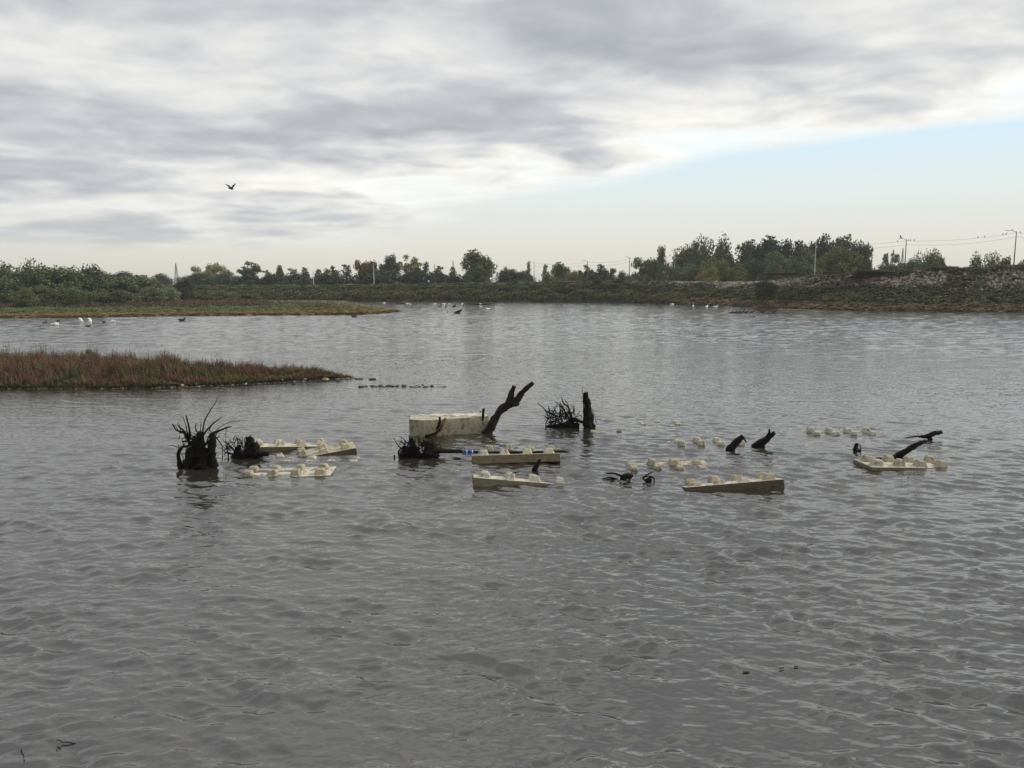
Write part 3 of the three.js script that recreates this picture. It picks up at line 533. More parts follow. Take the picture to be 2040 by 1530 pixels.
deadwood('upright_stump', 'upright split black stump with a fan of thin roots at its left', 'tree stump', [1060, 760], 0.098, [900, 930], [
  ['stump', [[1150, 960, 135, 0], [1150, 820, 108, 0], [1150, 680, 84, 0], [1140, 520, 70, 0], [1112, 370, 50, 0], [1098, 220, 36, 0]]],
  ['stump', [[1060, 900, 50, -40], [1058, 700, 24, -40], [1050, 480, 15, -30], [1046, 330, 18, -10], [1070, 225, 28, 0]]],
  ['root', [[1200, 860, 60, -30], [1250, 890, 36, -30], [1296, 900, 12, -30]]],
  ['twig', [[1028, 260, 6, 0], [1022, 105, 3, 0]]], ['twig', [[1215, 540, 6, 0], [1270, 680, 5, 0], [1312, 862, 6, 0]]],
  ['root_mass', [[280, 925, 26, 0], [500, 905, 52, 0], [760, 895, 74, 0], [960, 900, 56, 0]]], ['root_mass', [[760, 860, 60, 20], [850, 780, 56, 20], [940, 800, 44, 20], [1020, 840, 40, 10]]],
  ['root', [[800, 800, 36, 0], [766, 650, 22, 0], [740, 530, 18, 20], [640, 440, 14, 40], [598, 305, 5, 60]]],
  ['root', [[750, 760, 22, -20], [640, 560, 16, -40], [540, 460, 12, -60], [456, 400, 7, -60]]],
  ['root', [[700, 780, 18, 0], [670, 600, 14, 30], [560, 436, 7, 60]]], ['root', [[620, 820, 14, -30], [582, 640, 12, -40], [556, 490, 8, -50]]],
  ['root', [[500, 780, 14, 0], [430, 620, 10, 0], [368, 568, 5, 20]]], ['root', [[520, 720, 14, 0], [320, 620, 12, -30], [200, 500, 9, -60], [124, 440, 8, -60], [114, 408, 6, -60]]],
  ['root', [[620, 720, 10, 30], [460, 690, 10, 30], [320, 640, 6, 60], [120, 632, 3, 90]]], ['root', [[620, 790, 12, 0], [430, 730, 12, 0], [275, 730, 8, 0]]],
  ['root', [[560, 800, 12, -40], [340, 745, 12, -60], [284, 820, 11, -60], [272, 940, 11, -60]]], ['root', [[770, 640, 14, 30], [730, 470, 9, 60], [664, 372, 6, 80]]],
  ['root', [[600, 850, 13, -60], [400, 800, 11, -80], [296, 850, 9, -80]]], ['root', [[470, 700, 9, 0], [420, 580, 6, 0], [510, 480, 4, 30]]], ['root', [[870, 760, 8, 0], [880, 700, 6, 0], [830, 640, 4, 0]]], ['root', [[900, 720, 7, 0], [1000, 690, 6, 0], [990, 780, 6, 0]]],
], wood, { n: 80, x: [300, 860], y: [640, 900], len: 170, a: [0.6, 3.1], r: 8, deep: 420 });
deadwood('forked_branch', 'big forked dead branch rising at the right end of the concrete block', 'dead branch', [760, 740], 0.2353, [895, 522], [
  ['limb', [[885, 545, 44, 0], [935, 450, 35, 0], [978, 370, 31, 0], [1040, 302, 34, 0], [1112, 262, 36, 0], [1150, 235, 30, 0], [1205, 165, 22, 0], [1285, 95, 17, 0]], woodBrown],
  ['fork', [[1070, 290, 30, 0], [1098, 200, 25, 10], [1110, 160, 20, 10], [1122, 122, 17, 10]], woodBrown], ['knot', [[1100, 270, 26, -10], [1140, 278, 18, -20], [1168, 270, 8, -20]], woodBrown],
  ['twig', [[1165, 250, 6, 0], [1186, 240, 4, 0]]],
], woodBrown);
deadwood('wooden_post', 'thin upright dead post at the concrete block right corner', 'wooden post', [760, 740], 0.2353, [852, 518], [['post', [[850, 530, 16, 0], [856, 420, 14, 0], [866, 314, 12, 0]], woodBrown], ['twig', [[850, 345, 5, 0], [828, 338, 3, 0]]]], woodBrown);
deadwood('bark_piece', 'curved strip of reddish bark leaning on the concrete block front', 'bark', [760, 740], 0.2353, [380, 552], [
  ['strip', [[370, 556, 10, -20], [450, 528, 16, -20], [505, 475, 17, -10], [530, 420, 12, 0], [540, 392, 6, 0]], woodRed], ['strip', [[470, 505, 15, 0], [490, 440, 14, 0], [494, 384, 8, 0]], woodBrown], ['strip', [[372, 548, 12, -26], [470, 512, 9, -30], [520, 450, 6, -20]], wood]], woodRed);
deadwood('branch_stub', 'short black branch stub leaning out just below the long front-faced slab', 'branch stub', [760, 740], 0.2353, [1298, 842], [['limb', [[1290, 850, 26, 0], [1306, 810, 23, 0], [1322, 785, 16, 0], [1342, 745, 12, 0]]], ['limb', [[1296, 850, 22, -20], [1325, 838, 8, -20]]]]);
deadwood('root_clump', 'black drifting root clump with two thin arms pointing left', 'root clump', [1180, 800], 0.2255, [300, 690], [['root_mass', [[250, 690, 16, 0], [285, 665, 34, 0], [320, 658, 34, 0], [362, 658, 9, 0]]], ['root', [[270, 660, 12, 0], [190, 635, 8, 0], [118, 632, 6, 0]]], ['root', [[240, 690, 8, 0], [150, 672, 8, 0], [86, 686, 5, 0]]], ['root', [[200, 685, 5, 0], [110, 690, 4, 0]]], ['root', [[375, 640, 4, 0], [388, 642, 3, 0]]]]);
deadwood('drift_twigs', 'small tangle of bent black twigs right of the drifting root clump', 'twigs', [1180, 800], 0.2255, [495, 708], [['root_mass', [[470, 700, 14, 0], [498, 690, 24, 0], [522, 698, 16, 0]]], ['twig', [[442, 678, 9, 0], [480, 650, 7, 0], [540, 617, 3, 0]]], ['twig', [[500, 668, 8, 0], [540, 672, 7, 0], [546, 706, 6, 0]]], ['twig', [[445, 670, 8, 0], [462, 694, 8, 0], [480, 700, 8, 0]]], ['twig', [[470, 664, 5, 0], [525, 660, 4, 0]]]]);
deadwood('slanting_log', 'thick slanting black log at the right end of the paired-stud slab', 'log', [1180, 800], 0.2255, [1220, 428], [['trunk', [[1205, 440, 46, 0], [1240, 395, 37, 0], [1285, 350, 27, 0], [1332, 303, 21, 0]]], ['twig', [[1330, 310, 7, 0], [1362, 362, 6, 0]], woodBrown]]);
deadwood('slanting_log', 'forked slanting black log, right of the thick one', 'log', [1180, 800], 0.2255, [1470, 400], [['trunk', [[1410, 396, 20, 0], [1470, 375, 38, 0], [1520, 345, 32, 0], [1565, 308, 26, 0], [1612, 275, 19, 0]]], ['fork', [[1545, 315, 20, 0], [1562, 280, 13, 0], [1566, 242, 6, 0]]], ['foot', [[1500, 380, 22, 0], [1512, 405, 16, 0]]]]);
deadwood('short_stump', 'small pointed black stump standing alone in the water', 'tree stump', [1560, 820], 0.196, [752, 398], [['stump', [[728, 405, 26, 0], [742, 358, 22, 0], [757, 322, 14, 0]]], ['stump', [[770, 402, 26, 0], [782, 382, 18, 0]]], ['twig', [[775, 335, 5, 0], [792, 360, 5, 0], [786, 385, 6, 0]]]]);
deadwood('drift_log', 'black log with a pointed left end, farthest right in the water', 'log', [1560, 820], 0.196, [1490, 286], [['trunk', [[1395, 252, 10, 0], [1465, 250, 24, 0], [1530, 222, 24, 0], [1612, 208, 21, 0]]], ['limb', [[1450, 256, 20, 0], [1370, 252, 10, 0], [1232, 267, 5, 0]]], ['foot', [[1480, 255, 24, 0], [1500, 290, 20, 0]]]]);
deadwood('long_log', 'long straight black log rising from the rear of the far right slab', 'log', [1560, 820], 0.196, [1180, 490], [['trunk', [[1120, 500, 26, 30], [1165, 458, 34, 20], [1240, 410, 31, 0], [1340, 345, 29, 0], [1450, 300, 23, 0]]], ['foot', [[1150, 490, 22, 0], [1262, 482, 16, 0]]]]);
deadwood('wood_chunk', 'small black wood chunk on the left end of the far right slab', 'driftwood', [1560, 820], 0.196, [940, 512], [['chunk', [[912, 504, 15, 0], [960, 480, 17, 0], [1004, 478, 14, 0]]]]);
deadwood('thin_stick', 'thin dark stick lying on the slab tilted down to the right', 'stick', [780, 860], 0.17647, [1330, 520], [['stick', [[1280, 486, 5, 0], [1380, 466, 8, 0], [1455, 450, 6, 0]], woodBrown]]);
deadwood('fin_driftwood', 'black fin shaped driftwood in the far channel beyond the spit', 'driftwood', [440, 450], 0.2745, [1722, 634], [['fin', [[1692, 633, 5, 0], [1722, 624, 12, 0], [1752, 606, 4, 0]]], ['foot', [[1715, 634, 10, 0], [1735, 630, 8, 0]]]]);
deadwood('driftwood_snag', 'low dark snag among the far white birds in the channel', 'driftwood', [440, 450], 0.2745, [1695, 588], [['snag', [[1680, 588, 5, 0], [1697, 582, 6, 0], [1706, 571, 3, 0]]]]);
deadwood('thin_stake', 'thin stake left of the black fin shaped driftwood', 'stake', [440, 450], 0.2745, [1643, 630], [['stake', [[1643, 634, 2.4, 0], [1644, 614, 2, 0]]]]);
for (const [x, y, w, l] of [[1305, 564, 36, 'dark waterlogged beam at the far meadow tip'], [1880, 570, 80, 'long dark sandbar strip left of the fin driftwood gulls'], [1440, 606, 70, 'dark mud bar at the far right shore beside a swan']]) {
  const q = x === 1440 ? [960, 440] : [440, 450]; deadwood('low_bar', l, 'mud bar', q, 0.2745, [x, y + 2], [['bar', [[x - w, y + 3, 2, 0], [x - w * 0.4, y + 1, 5, 0], [x + w * 0.5, y + 1, 5, 0], [x + w, y + 3, 2, 0]]]]);
}
deadwood('floating_twig', 'bent black twig poking out of the water in the near left corner', 'twig', [0, 1380], 0.098, [480, 1310], [['twig', [[430, 1150, 5, 0], [450, 1250, 9, 0], [490, 1285, 9, 0], [478, 1325, 7, 0]]]]);
deadwood('floating_twig', 'thin crooked twig floating right of the bent corner twig', 'twig', [0, 1380], 0.098, [1350, 1020], [['twig', [[1150, 975, 5, 0], [1220, 965, 6, 0], [1250, 1000, 9, 0], [1340, 1005, 9, 0], [1590, 1050, 4, 0]]]]);
for (const [x, y, w, l] of [[480, 518, 90, 'dark floating leaf scrap on the near right water'], [1200, 444, 85, 'longer olive reed scrap right of the floating leaf scrap'], [1490, 408, 65, 'thin reed tip floating right of the olive reed scrap']]) {
  const p = W(1440 + x * 0.098, 1290 + y * 0.098), s = (w * 0.098 * -p.z) / F, g = rockGeo(x, 2); g.scale(s, 0.008, 0.022); g.rotateY(x === 480 ? 0 : 0.3);
  const m = part('floating_leaf', g, std([0.022, 0.024, 0.01], 0.7), scene); m.name = numbered('floating_leaf'); m.position.copy(p); m.position.y = 0.02; tag(m, l, 'leaf');
}

// ---------------------------------------------------------------- stones
const stoneDark = std([0.035, 0.03, 0.026], 0.6), stonePale = std([0.34, 0.29, 0.22], 0.9), stoneGrey = std([0.15, 0.14, 0.125], 0.9);
{
  const r = rng(44);
  const reef = [[340, 418, 100, 30], [425, 415, 52, 28], [525, 412, 74, 38], [600, 418, 60, 20], [665, 410, 84, 48], [720, 425, 70, 18], [790, 408, 92, 36], [860, 415, 80, 28], [945, 412, 62, 36], [1066, 412, 92, 44], [1190, 424, 104, 20], [1262, 426, 62, 18], [1325, 420, 62, 24], [1430, 424, 104, 26], [1380, 388, 44, 26], [1285, 392, 64, 10], [1535, 415, 74, 34], [1650, 424, 60, 9], [1742, 422, 110, 15], [330, 288, 90, 26], [520, 296, 120, 34], [260, 290, 70, 24]];
  reef.forEach(([x, y, w, h], i) => {
    const p = W(680 + x * 0.11765, 720 + (y + 10) * 0.11765), m = -p.z / F * 0.11765, g = rockGeo(100 + i, 2); g.scale(w * m * 0.56, h * m * 0.75, w * m * 0.5);
    const o = part('rock', g, stoneDark, scene); o.name = numbered('rock'); o.position.copy(p); o.rotation.y = r() * 0.8; o.position.y = 0.0;
    tag(o, ['first dark rock from the left in the line off the island tip', 'second, lumpy dark rock from the left in the rock line', 'third, rounded dark rock from the left in the rock line', 'fourth, low dark rock from the left in the rock line', 'tall humped dark rock, fifth from the left in the rock line', 'low rock right against the tall humped one', 'broad dark rock right of the tall humped one in the line', 'flat rock right of the broad one in the rock line', 'greyer rounded rock left of the line centre', 'pointed dark rock at the middle of the rock line', 'long flat dark rock right of the pointed one', 'small low rock right of the long flat one', 'small bumpy rock before the long rock at right of the line', 'long dark rock left of the round lone one', 'small rock behind the right part of the rock line', 'thin sliver of rock behind the right part of the line', 'round lone rock near the right end of the rock line', 'tiny flat rock right of the round lone one', 'last flat dark rock at the right end of the line', 'left dark wet rock at the bare island tip', 'outermost dark wet rock beyond the bare island tip', 'small dark rock beside the last weeds of the island tip'][i], 'rock', i > 18 ? 'rocks at the bare island tip' : 'rocks in a line off the island tip');
  });
  const st = [[420, 762, 13], [363, 769, 9], [327, 762, 8], [346, 760, 9], [167, 767, 8], [125, 766, 5], [56, 771, 9], [255, 766, 7], [236, 768, 8], [490, 766, 7], [563, 759, 7], [586, 762, 8], [608, 757, 8], [649, 757, 13], [285, 765, 6], [567, 764, 5], [392, 767, 6], [210, 769, 5], [145, 769, 10], [673, 757, 8]];
  const where = ['largest pale stone on the near island shore, mid island', 'bright round pale stone at the water edge below the weeds', 'pale stone left of the largest island stone', 'pale stone just left of the largest island stone', 'whitish stone alone on the dark shore near the left', 'small pale stone left of the whitish shore stone', 'flat pale stone farthest left on the island shore', 'pale stone under green grass, left part of island', 'flat cream stone left of the one under green grass', 'pale stone right of the largest island stone', 'small pale stone in the right half of the island shore', 'pale stone beside the bare right shore of the island', 'buff stone near the weeds at the island right half', 'long buff stone near the island tip, under the last weeds', 'small stone left of the bright round one', 'small stone at the water edge in the island right half', 'small stone between the bright round and the largest one', 'small stone right of the whitish shore stone', 'flat pale stone left of the whitish shore stone', 'grey stone nearest the island tip'];
  st.forEach(([x, y, w], i) => { const p = W(x, y, 0.06), s = (w * -p.z) / F / 2, g = rockGeo(200 + i, 2); g.scale(s, s * 0.62, s * 0.8); const o = part('stone', g, i % 4 === 3 || i === 19 ? stoneGrey : stonePale, scene); o.name = numbered('stone'); o.position.copy(p); o.position.y = 0.1; tag(o, where[i], 'stone', 'pale stones on the island shore'); });
  const grav = []; for (let i = 0; i < 2600; i++) { const px = -400 + 1130 * r(), m = islandAt(px, 0.22 * r() * r()); if (m[3] < 0.02) continue; const s = 0.025 + 0.1 * r() * r(), k = r() < 0.16 ? 0.26 : 0.05 + 0.07 * r(); grav.push([m[0], m[1] + 0.01, m[2], s, s * 0.65, r() * 6, k, k * 0.9, k * 0.76]); }
  scatter('gravel', rockGeo(9, 1), std([1, 1, 1], 0.9), grav).userData.label = 'gravel and cobbles along the near island shore';
  const one = rockGeo(301, 2); { const p = W(1233, 860), s = 9 * -p.z / F; one.scale(s * 0.7, s * 0.5, s * 0.6); const o = part('rock', one, stoneGrey, scene); o.name = numbered('rock'); o.position.copy(p); tag(o, 'single grey rock awash right of the upright split stump', 'rock'); }
}

// ---------------------------------------------------------------- trees and bushes
function crownGeo(seed, blobs, leaves, size, droop = 0) {
  const r = rng(seed), pos = new Float32Array(leaves * 18), col = new Float32Array(leaves * 18), tot = blobs.reduce((s, b) => s + b[3] ** 2, 0), a = new THREE.Vector3(), b = new THREE.Vector3(), n = new THREE.Vector3();
  let k = 0;
  for (let i = 0; i < leaves; i++) {
    let pick = r() * tot, bl = blobs[0]; for (const q of blobs) { pick -= q[3] ** 2; if (pick <= 0) { bl = q; break; } }
    n.set(gauss(r), gauss(r), gauss(r)).normalize();
    const rad = bl[3] * Math.pow(r(), 0.5) * (1 + 0.16 * n3(n.x * 2 + bl[0] * 9, n.y * 2 + bl[1] * 9, n.z * 2)), x = bl[0] + n.x * rad, y = Math.max(0.005, bl[1] + n.y * rad * (bl[4] ?? 1) - droop * r() * rad), z = bl[2] + n.z * rad;
    a.set(gauss(r), gauss(r) * (1 + droop * 2), gauss(r)).normalize(); b.set(gauss(r), gauss(r), gauss(r)).cross(a).normalize();
    const s = size * (0.55 + 0.9 * r()), w = s * 0.62, c = 0.7 + 0.6 * r(), wm = 1 + 0.25 * (r() - 0.5);
    const P = [[x - a.x * s, y - a.y * s, z - a.z * s], [x + b.x * w, y + b.y * w, z + b.z * w], [x + a.x * s, y + a.y * s, z + a.z * s], [x - b.x * w, y - b.y * w, z - b.z * w]];
    for (const j of [0, 1, 2, 0, 2, 3]) { pos[k] = P[j][0]; pos[k + 1] = P[j][1]; pos[k + 2] = P[j][2]; col[k] = c * wm; col[k + 1] = c; col[k + 2] = c / wm; k += 3; }
  }
  const g = new THREE.BufferGeometry(); g.setAttribute('position', new THREE.BufferAttribute(pos, 3)); g.setAttribute('color', new THREE.BufferAttribute(col, 3)); g.computeVertexNormals(); return g;
}
function trunkGeo(seed, blobs, base, top, lean = 0) {
  const v = (x, y, z) => new THREE.Vector3(x, y, z), gs = [tube([v(0, -0.05, 0), v(lean * 0.3, top * 0.4, 0), v(lean, top, 0)], [base, base * 0.75, base * 0.3], 7, 0.15, seed)], step = Math.max(1, Math.floor(blobs.length / 9));
  for (let i = 0; i < blobs.length; i += step) { const q = blobs[i], y0 = clamp(q[1] * 0.55, 0.05, top * 0.92); gs.push(tube([v(lean * y0 / top, y0, 0), v(q[0] * 0.5, lerp(y0, q[1], 0.45), q[2] * 0.5), v(q[0], q[1], q[2])], [base * 0.45, base * 0.3, base * 0.12], 5, 0.15, seed + i)); }
  return mergeGeometries(gs);
}
const protos = {};
{
  const mk = (name, seed, blobs, leaves, size, base, top, droop = 0, lean = 0) => { protos[name] = { crown: crownGeo(seed, blobs, leaves, size, droop), trunk: trunkGeo(seed, blobs, base, top, lean) }; };
  const ball = (seed, n, cy, rx, ry, b0, b1, lo = -1) => { const r = rng(seed), out = []; while (out.length < n) { const x = 2 * r() - 1, y = 2 * r() - 1, z = 2 * r() - 1; if (x * x + y * y + z * z > 1 || y < lo) continue; out.push([x * rx, cy + y * ry, z * rx, lerp(b0, b1, r()), 0.85]); } return out; };
  for (let i = 0; i < 3; i++) {
    mk('round' + i, 500 + i, [...ball(510 + i, 26, 0.58, 0.34, 0.30, 0.12, 0.20), ...ball(515 + i, 10, 0.24, 0.32, 0.16, 0.1, 0.16)], 5200, 0.027, 0.028, 0.7);
    mk('bush' + i, 520 + i, ball(530 + i, 44, 0.44, 0.36, 0.41, 0.12, 0.20), 11500, 0.020, 0.016, 0.6);
    mk('sparse' + i, 540 + i, [...ball(550 + i, 22, 0.66, 0.36, 0.28, 0.07, 0.13), ...ball(555 + i, 14, 0.3, 0.36, 0.24, 0.13, 0.19)], 4200, 0.026, 0.022, 0.8);
    const r = rng(560 + i), pop = []; for (let k = 0; k < 20; k++) { const y = 0.06 + 0.9 * (k / 20); pop.push([0.3 * (r() - 0.5), y, 0.3 * (r() - 0.5), lerp(0.36, 0.2, y) * (0.75 + 0.5 * r()), 0.45]); } mk('poplar' + i, 565 + i, pop, 3000, 0.034, 0.03, 0.95);
    const wl = []; for (let k = 0; k < 10; k++) { const x = 0.7 * (r() - 0.5), z = 0.7 * (r() - 0.5), hh = (0.72 + 0.24 * r()) * (1 - 0.6 * x * x); for (let q = 0; q < 7; q++) { const y = 0.1 + (hh - 0.16) * (q / 6); wl.push([x + 0.08 * (r() - 0.5), y, z + 0.08 * (r() - 0.5), lerp(0.25, 0.14, y) * (0.8 + 0.5 * r()), 1.0]); } } mk('willow' + i, 575 + i, wl, 10500, 0.024, 0.024, 0.8, 0.25);
    const pn = []; let ln = 0.12 * (r() - 0.5); for (let k = 0; k < 22; k++) { const y = 0.12 + 0.85 * (k / 22), an = r() * 6.283, w = lerp(0.40, 0.05, y) * (0.35 + 0.8 * r()); pn.push([ln * y + Math.cos(an) * w, y, Math.sin(an) * w, lerp(0.24, 0.09, y) * (0.7 + 0.6 * r()), 0.5]); } mk('ragged' + i, 585 + i, pn, 2300, 0.028, 0.016, 0.97, 0, ln);
  }
}
const GREENS = {
  dark: [0.048, 0.065, 0.034], blue: [0.064, 0.087, 0.058], green: [0.074, 0.109, 0.034], olive: [0.134, 0.150, 0.051], grey: [0.126, 0.153, 0.086], silver: [0.175, 0.209, 0.120], rust: [0.134, 0.085, 0.037], yellow: [0.233, 0.212, 0.072], straw: [0.307, 0.293, 0.145], purple: [0.125, 0.088, 0.062], mid: [0.097, 0.121, 0.051],
};
const crownMats = {}, barkMat = std([0.045, 0.04, 0.034], 0.95);
for (const k in GREENS) crownMats[k] = new THREE.MeshStandardMaterial({ color: new THREE.Color().setRGB(...GREENS[k]), vertexColors: true, roughness: 0.9, side: THREE.DoubleSide });
let turn = 0;
function tree(kind, colour, cx, top, wpx, D, base, label, name = 'tree', group) {
  const p = V(cx, 560, D), yTop = V(cx, top, D).y, h = (yTop - base) * (/bush|willow/.test(kind) ? 1.07 : 1.03), w = (wpx * D) / F * 1.16, o = thing(name, label, name === 'tree' ? 'tree' : 'bush', new THREE.Vector3(p.x, base, p.z), group);
  const t = part('trunk', protos[kind].trunk, barkMat, o), c = part('crown', protos[kind].crown, crownMats[colour], o);
  o.scale.set(w, h, w); o.rotation.y = (turn += 2.399); return o;
}
const B = 'bush';
// willows and bushes behind the left meadow
for (const a of [
  ['bush0', 'mid', -14, 533, 90, 205, 0.6, 'dark green willow bush cut by the left frame edge', B], ['willow0', 'mid', 46, 524, 80, 203, 0.6, 'second willow from the left edge, rounded crown against the sky', B],
  ['bush1', 'mid', 112, 526, 108, 200, 0.6, 'broad tall willow bush, third from the left edge', B], ['willow1', 'dark', 164, 531, 66, 206, 0.6, 'dark willow with upright tips, last of the tall left willows', B],
  ['bush2', 'mid', 8, 556, 80, 192, 0.6, 'low bush under the leftmost willow', B], ['bush2', 'olive', 47, 574, 46, 178, 0.6, 'small olive bush standing out on the meadow edge at far left', B], ['bush0', 'mid', 152, 572, 66, 186, 0.6, 'low bush at the foot of the last tall left willow', B], ['bush1', 'mid', 82, 566, 60, 190, 0.6, 'low dark bush between the broad willow and the small olive bush', B],
  ['round0', 'mid', 212, 541, 54, 232, 0.8, 'rounded bush stepping down right of the tall left willows', B], ['bush0', 'olive', 212, 552, 60, 215, 0.8, 'yellowish bush right of the last tall left willow', B], ['bush1', 'grey', 268, 546, 100, 214, 0.8, 'wide grey green willow bush in the middle of the left thicket', B],
  ['bush2', 'mid', 196, 576, 66, 200, 0.7, 'low green bush below the yellowish one', B], ['bush0', 'mid', 240, 577, 70, 196, 0.7, 'low bush in front of the wide grey green willow', B], ['bush2', 'grey', 300, 572, 56, 205, 0.7, 'low grey willow right of the wide grey green one', B], ['bush1', 'silver', 335, 570, 50, 212, 0.7, 'silvery willow bush at the right of the left thicket', B], ['bush0', 'dark', 366, 553, 46, 226, 0.7, 'dark compact bush ending the left thicket', B],
  ['bush2', 'green', 402, 580, 70, 236, 0.7, 'bright green low bush right of the dark compact bush', B], ['bush0', 'grey', 446, 578, 60, 244, 0.7, 'grey green scrub bush on the levee foot, left side', B], ['bush1', 'mid', 490, 584, 60, 250, 0.7, 'low scrub bush right of the grey green one on the levee foot', B],
]) tree(...a);
// line of trees behind the levee, left to right
for (const a of [
  ['round1', 'dark', 240, 541, 60, 345, 1.7, 'far dark tree showing over the left thicket'], ['round2', 'blue', 285, 543, 46, 350, 1.7, 'far bluish tree over the wide grey green willow'], ['round0', 'blue', 325, 545, 50, 355, 1.7, 'far round tree left of the lattice mast'],
  ['bush1', 'blue', 372, 549, 50, 345, 1.7, 'far low tree at the foot of the lattice mast'], ['sparse0', 'straw', 415, 522, 78, 372, 1.7, 'half bare pale yellow tree behind the green dome'], ['sparse2', 'straw', 440, 524, 46, 372, 1.7, 'half bare thin tree at the right of the pale yellow one'], ['bush0', 'green', 405, 540, 84, 350, 1.7, 'green dome shaped tree below the half bare one'], ['bush2', 'blue', 452, 541, 56, 350, 1.7, 'greyish low tree right of the green dome'],
  ['sparse1', 'dark', 497, 524, 66, 318, 1.7, 'dark gappy tree standing first in the levee row'], ['round0', 'dark', 493, 548, 64, 316, 1.7, 'dark low tree under the first gappy one'], ['ragged0', 'dark', 531, 538, 36, 320, 1.7, 'thin ragged tree left of the small round headed one'], ['round1', 'dark', 557, 529, 26, 322, 1.7, 'small round headed dark tree on a tall stem'], ['bush1', 'dark', 549, 542, 60, 318, 1.7, 'dark hedge bush below the round headed tree'],
  ['ragged1', 'blue', 584, 535, 48, 322, 1.7, 'ragged conifer left of the first white lamp post'], ['ragged2', 'blue', 608, 533, 40, 324, 1.7, 'ragged conifer just left of the first white lamp post'], ['bush2', 'dark', 592, 545, 84, 318, 1.7, 'dark hedge left of the first white lamp post'], ['ragged0', 'blue', 636, 536, 40, 324, 1.7, 'ragged conifer just right of the first white lamp post'], ['sparse2', 'dark', 662, 530, 48, 322, 1.7, 'spreading ragged tree midway between two white lamp posts'], ['ragged1', 'blue', 690, 527, 45, 324, 1.7, 'tallest ragged conifer left of the rust coloured tree'], ['bush0', 'dark', 660, 543, 91, 318, 1.7, 'dark hedge midway between two white lamp posts'],
  ['round2', 'rust', 724, 510, 44, 318, 1.7, 'rust tinted tree left of the second white lamp post'], ['sparse0', 'dark', 749, 515, 36, 322, 1.7, 'gappy tree behind the second white lamp post'], ['round0', 'dark', 776, 507, 40, 320, 1.7, 'tall dark tree right of the second white lamp post'], ['sparse1', 'yellow', 814, 511, 60, 328, 1.7, 'pale yellowish crown right of the tall dark tree'], ['bush1', 'dark', 762, 532, 108, 316, 1.7, 'dark hedge at the foot of the second white lamp post'], ['bush2', 'dark', 826, 534, 84, 316, 1.7, 'dark hedge below the pale yellowish crown'],
  ['ragged2', 'blue', 849, 522, 40, 322, 1.7, 'ragged conifer left of the dark lamp post'], ['ragged0', 'dark', 876, 530, 43, 322, 1.7, 'ragged tree right of the dark lamp post'], ['ragged1', 'blue', 901, 532, 36, 326, 1.7, 'ragged tree below the second lattice mast'], ['bush0', 'dark', 884, 539, 86, 318, 1.7, 'dark hedge left of the big round tree'], ['round1', 'mid', 951, 499, 66, 312, 1.7, 'big round tree standing alone left of the third white post'], ['bush1', 'mid', 951, 530, 60, 310, 1.7, 'leafy skirt bush below the big round tree'],
  ['sparse2', 'mid', 1001, 532, 30, 325, 1.7, 'small pointed tree right of the third white post'], ['round2', 'blue', 1016, 537, 28, 325, 1.7, 'small dark tree second right of the third white post'], ['ragged2', 'grey', 1053, 521, 24, 335, 1.7, 'thin feathery tree left of the arm lamp post'], ['bush2', 'dark', 1020, 537, 84, 318, 1.7, 'dark hedge right of the third white post'], ['round0', 'blue', 1048, 540, 46, 320, 1.7, 'bluish bush around the arm lamp post foot'],
  ['ragged0', 'grey', 1087, 526, 28, 330, 1.7, 'slim pale tree right of the arm lamp post'], ['round1', 'mid', 1118, 523, 46, 328, 1.7, 'pointed round tree halfway to the bent lamp post'], ['bush0', 'mid', 1100, 545, 60, 318, 1.7, 'hedge below the pointed round tree'], ['bush1', 'yellow', 1148, 537, 44, 322, 1.7, 'yellow tinted bush left of the bent lamp post'], ['sparse1', 'dark', 1168, 530, 36, 320, 1.7, 'dark tree behind the bent lamp post'], ['ragged1', 'dark', 1198, 527, 48, 320, 1.7, 'ragged dark tree right of the bent lamp post'], ['sparse0', 'dark', 1216, 530, 30, 322, 1.7, 'gappy dark tree beside the ragged one'], ['bush2', 'dark', 1196, 537, 84, 315, 1.7, 'dark hedge below the ragged dark tree'], ['bush0', 'dark', 1242, 538, 34, 312, 1.7, 'dark bush just left of the tall wooden lamp pole'],
  // right hand grove
  ['round2', 'mid', 1286, 504, 66, 300, 1.7, 'round tree right of the tall wooden lamp pole'], ['bush1', 'mid', 1275, 545, 60, 292, 2, 'low bush right of the tall wooden lamp pole foot'], ['poplar0', 'mid', 1317, 491, 22, 306, 1.7, 'slim poplar left in the right hand grove'], ['willow1', 'mid', 1350, 493, 66, 304, 1.7, 'upright crowned tree between the two slim poplars'], ['poplar1', 'mid', 1381, 481, 18, 306, 1.7, 'slimmest tall poplar left of the grove peak'], ['willow2', 'mid', 1409, 474, 66, 304, 1.7, 'highest tree of the grove left of the gap'], ['round0', 'mid', 1437, 492, 40, 304, 1.7, 'tree stepping down at the grove right end'],
  ['bush2', 'grey', 1330, 524, 50, 286, 1.7, 'olive willow below the slim left poplar'], ['bush0', 'grey', 1366, 520, 60, 286, 1.7, 'grey willow bush in the grove front'], ['bush1', 'olive', 1428, 511, 76, 282, 1.7, 'domed olive willow in front of the grove peak'], ['bush0', 'yellow', 1412, 529, 46, 274, 2, 'yellow green bush before the domed olive willow'], ['bush2', 'olive', 1470, 525, 50, 278, 2, 'olive bush at the left foot of the big wood'], ['round1', 'blue', 1452, 507, 34, 312, 1.7, 'bluish tree filling the gap before the big wood'],
]) tree(...a);
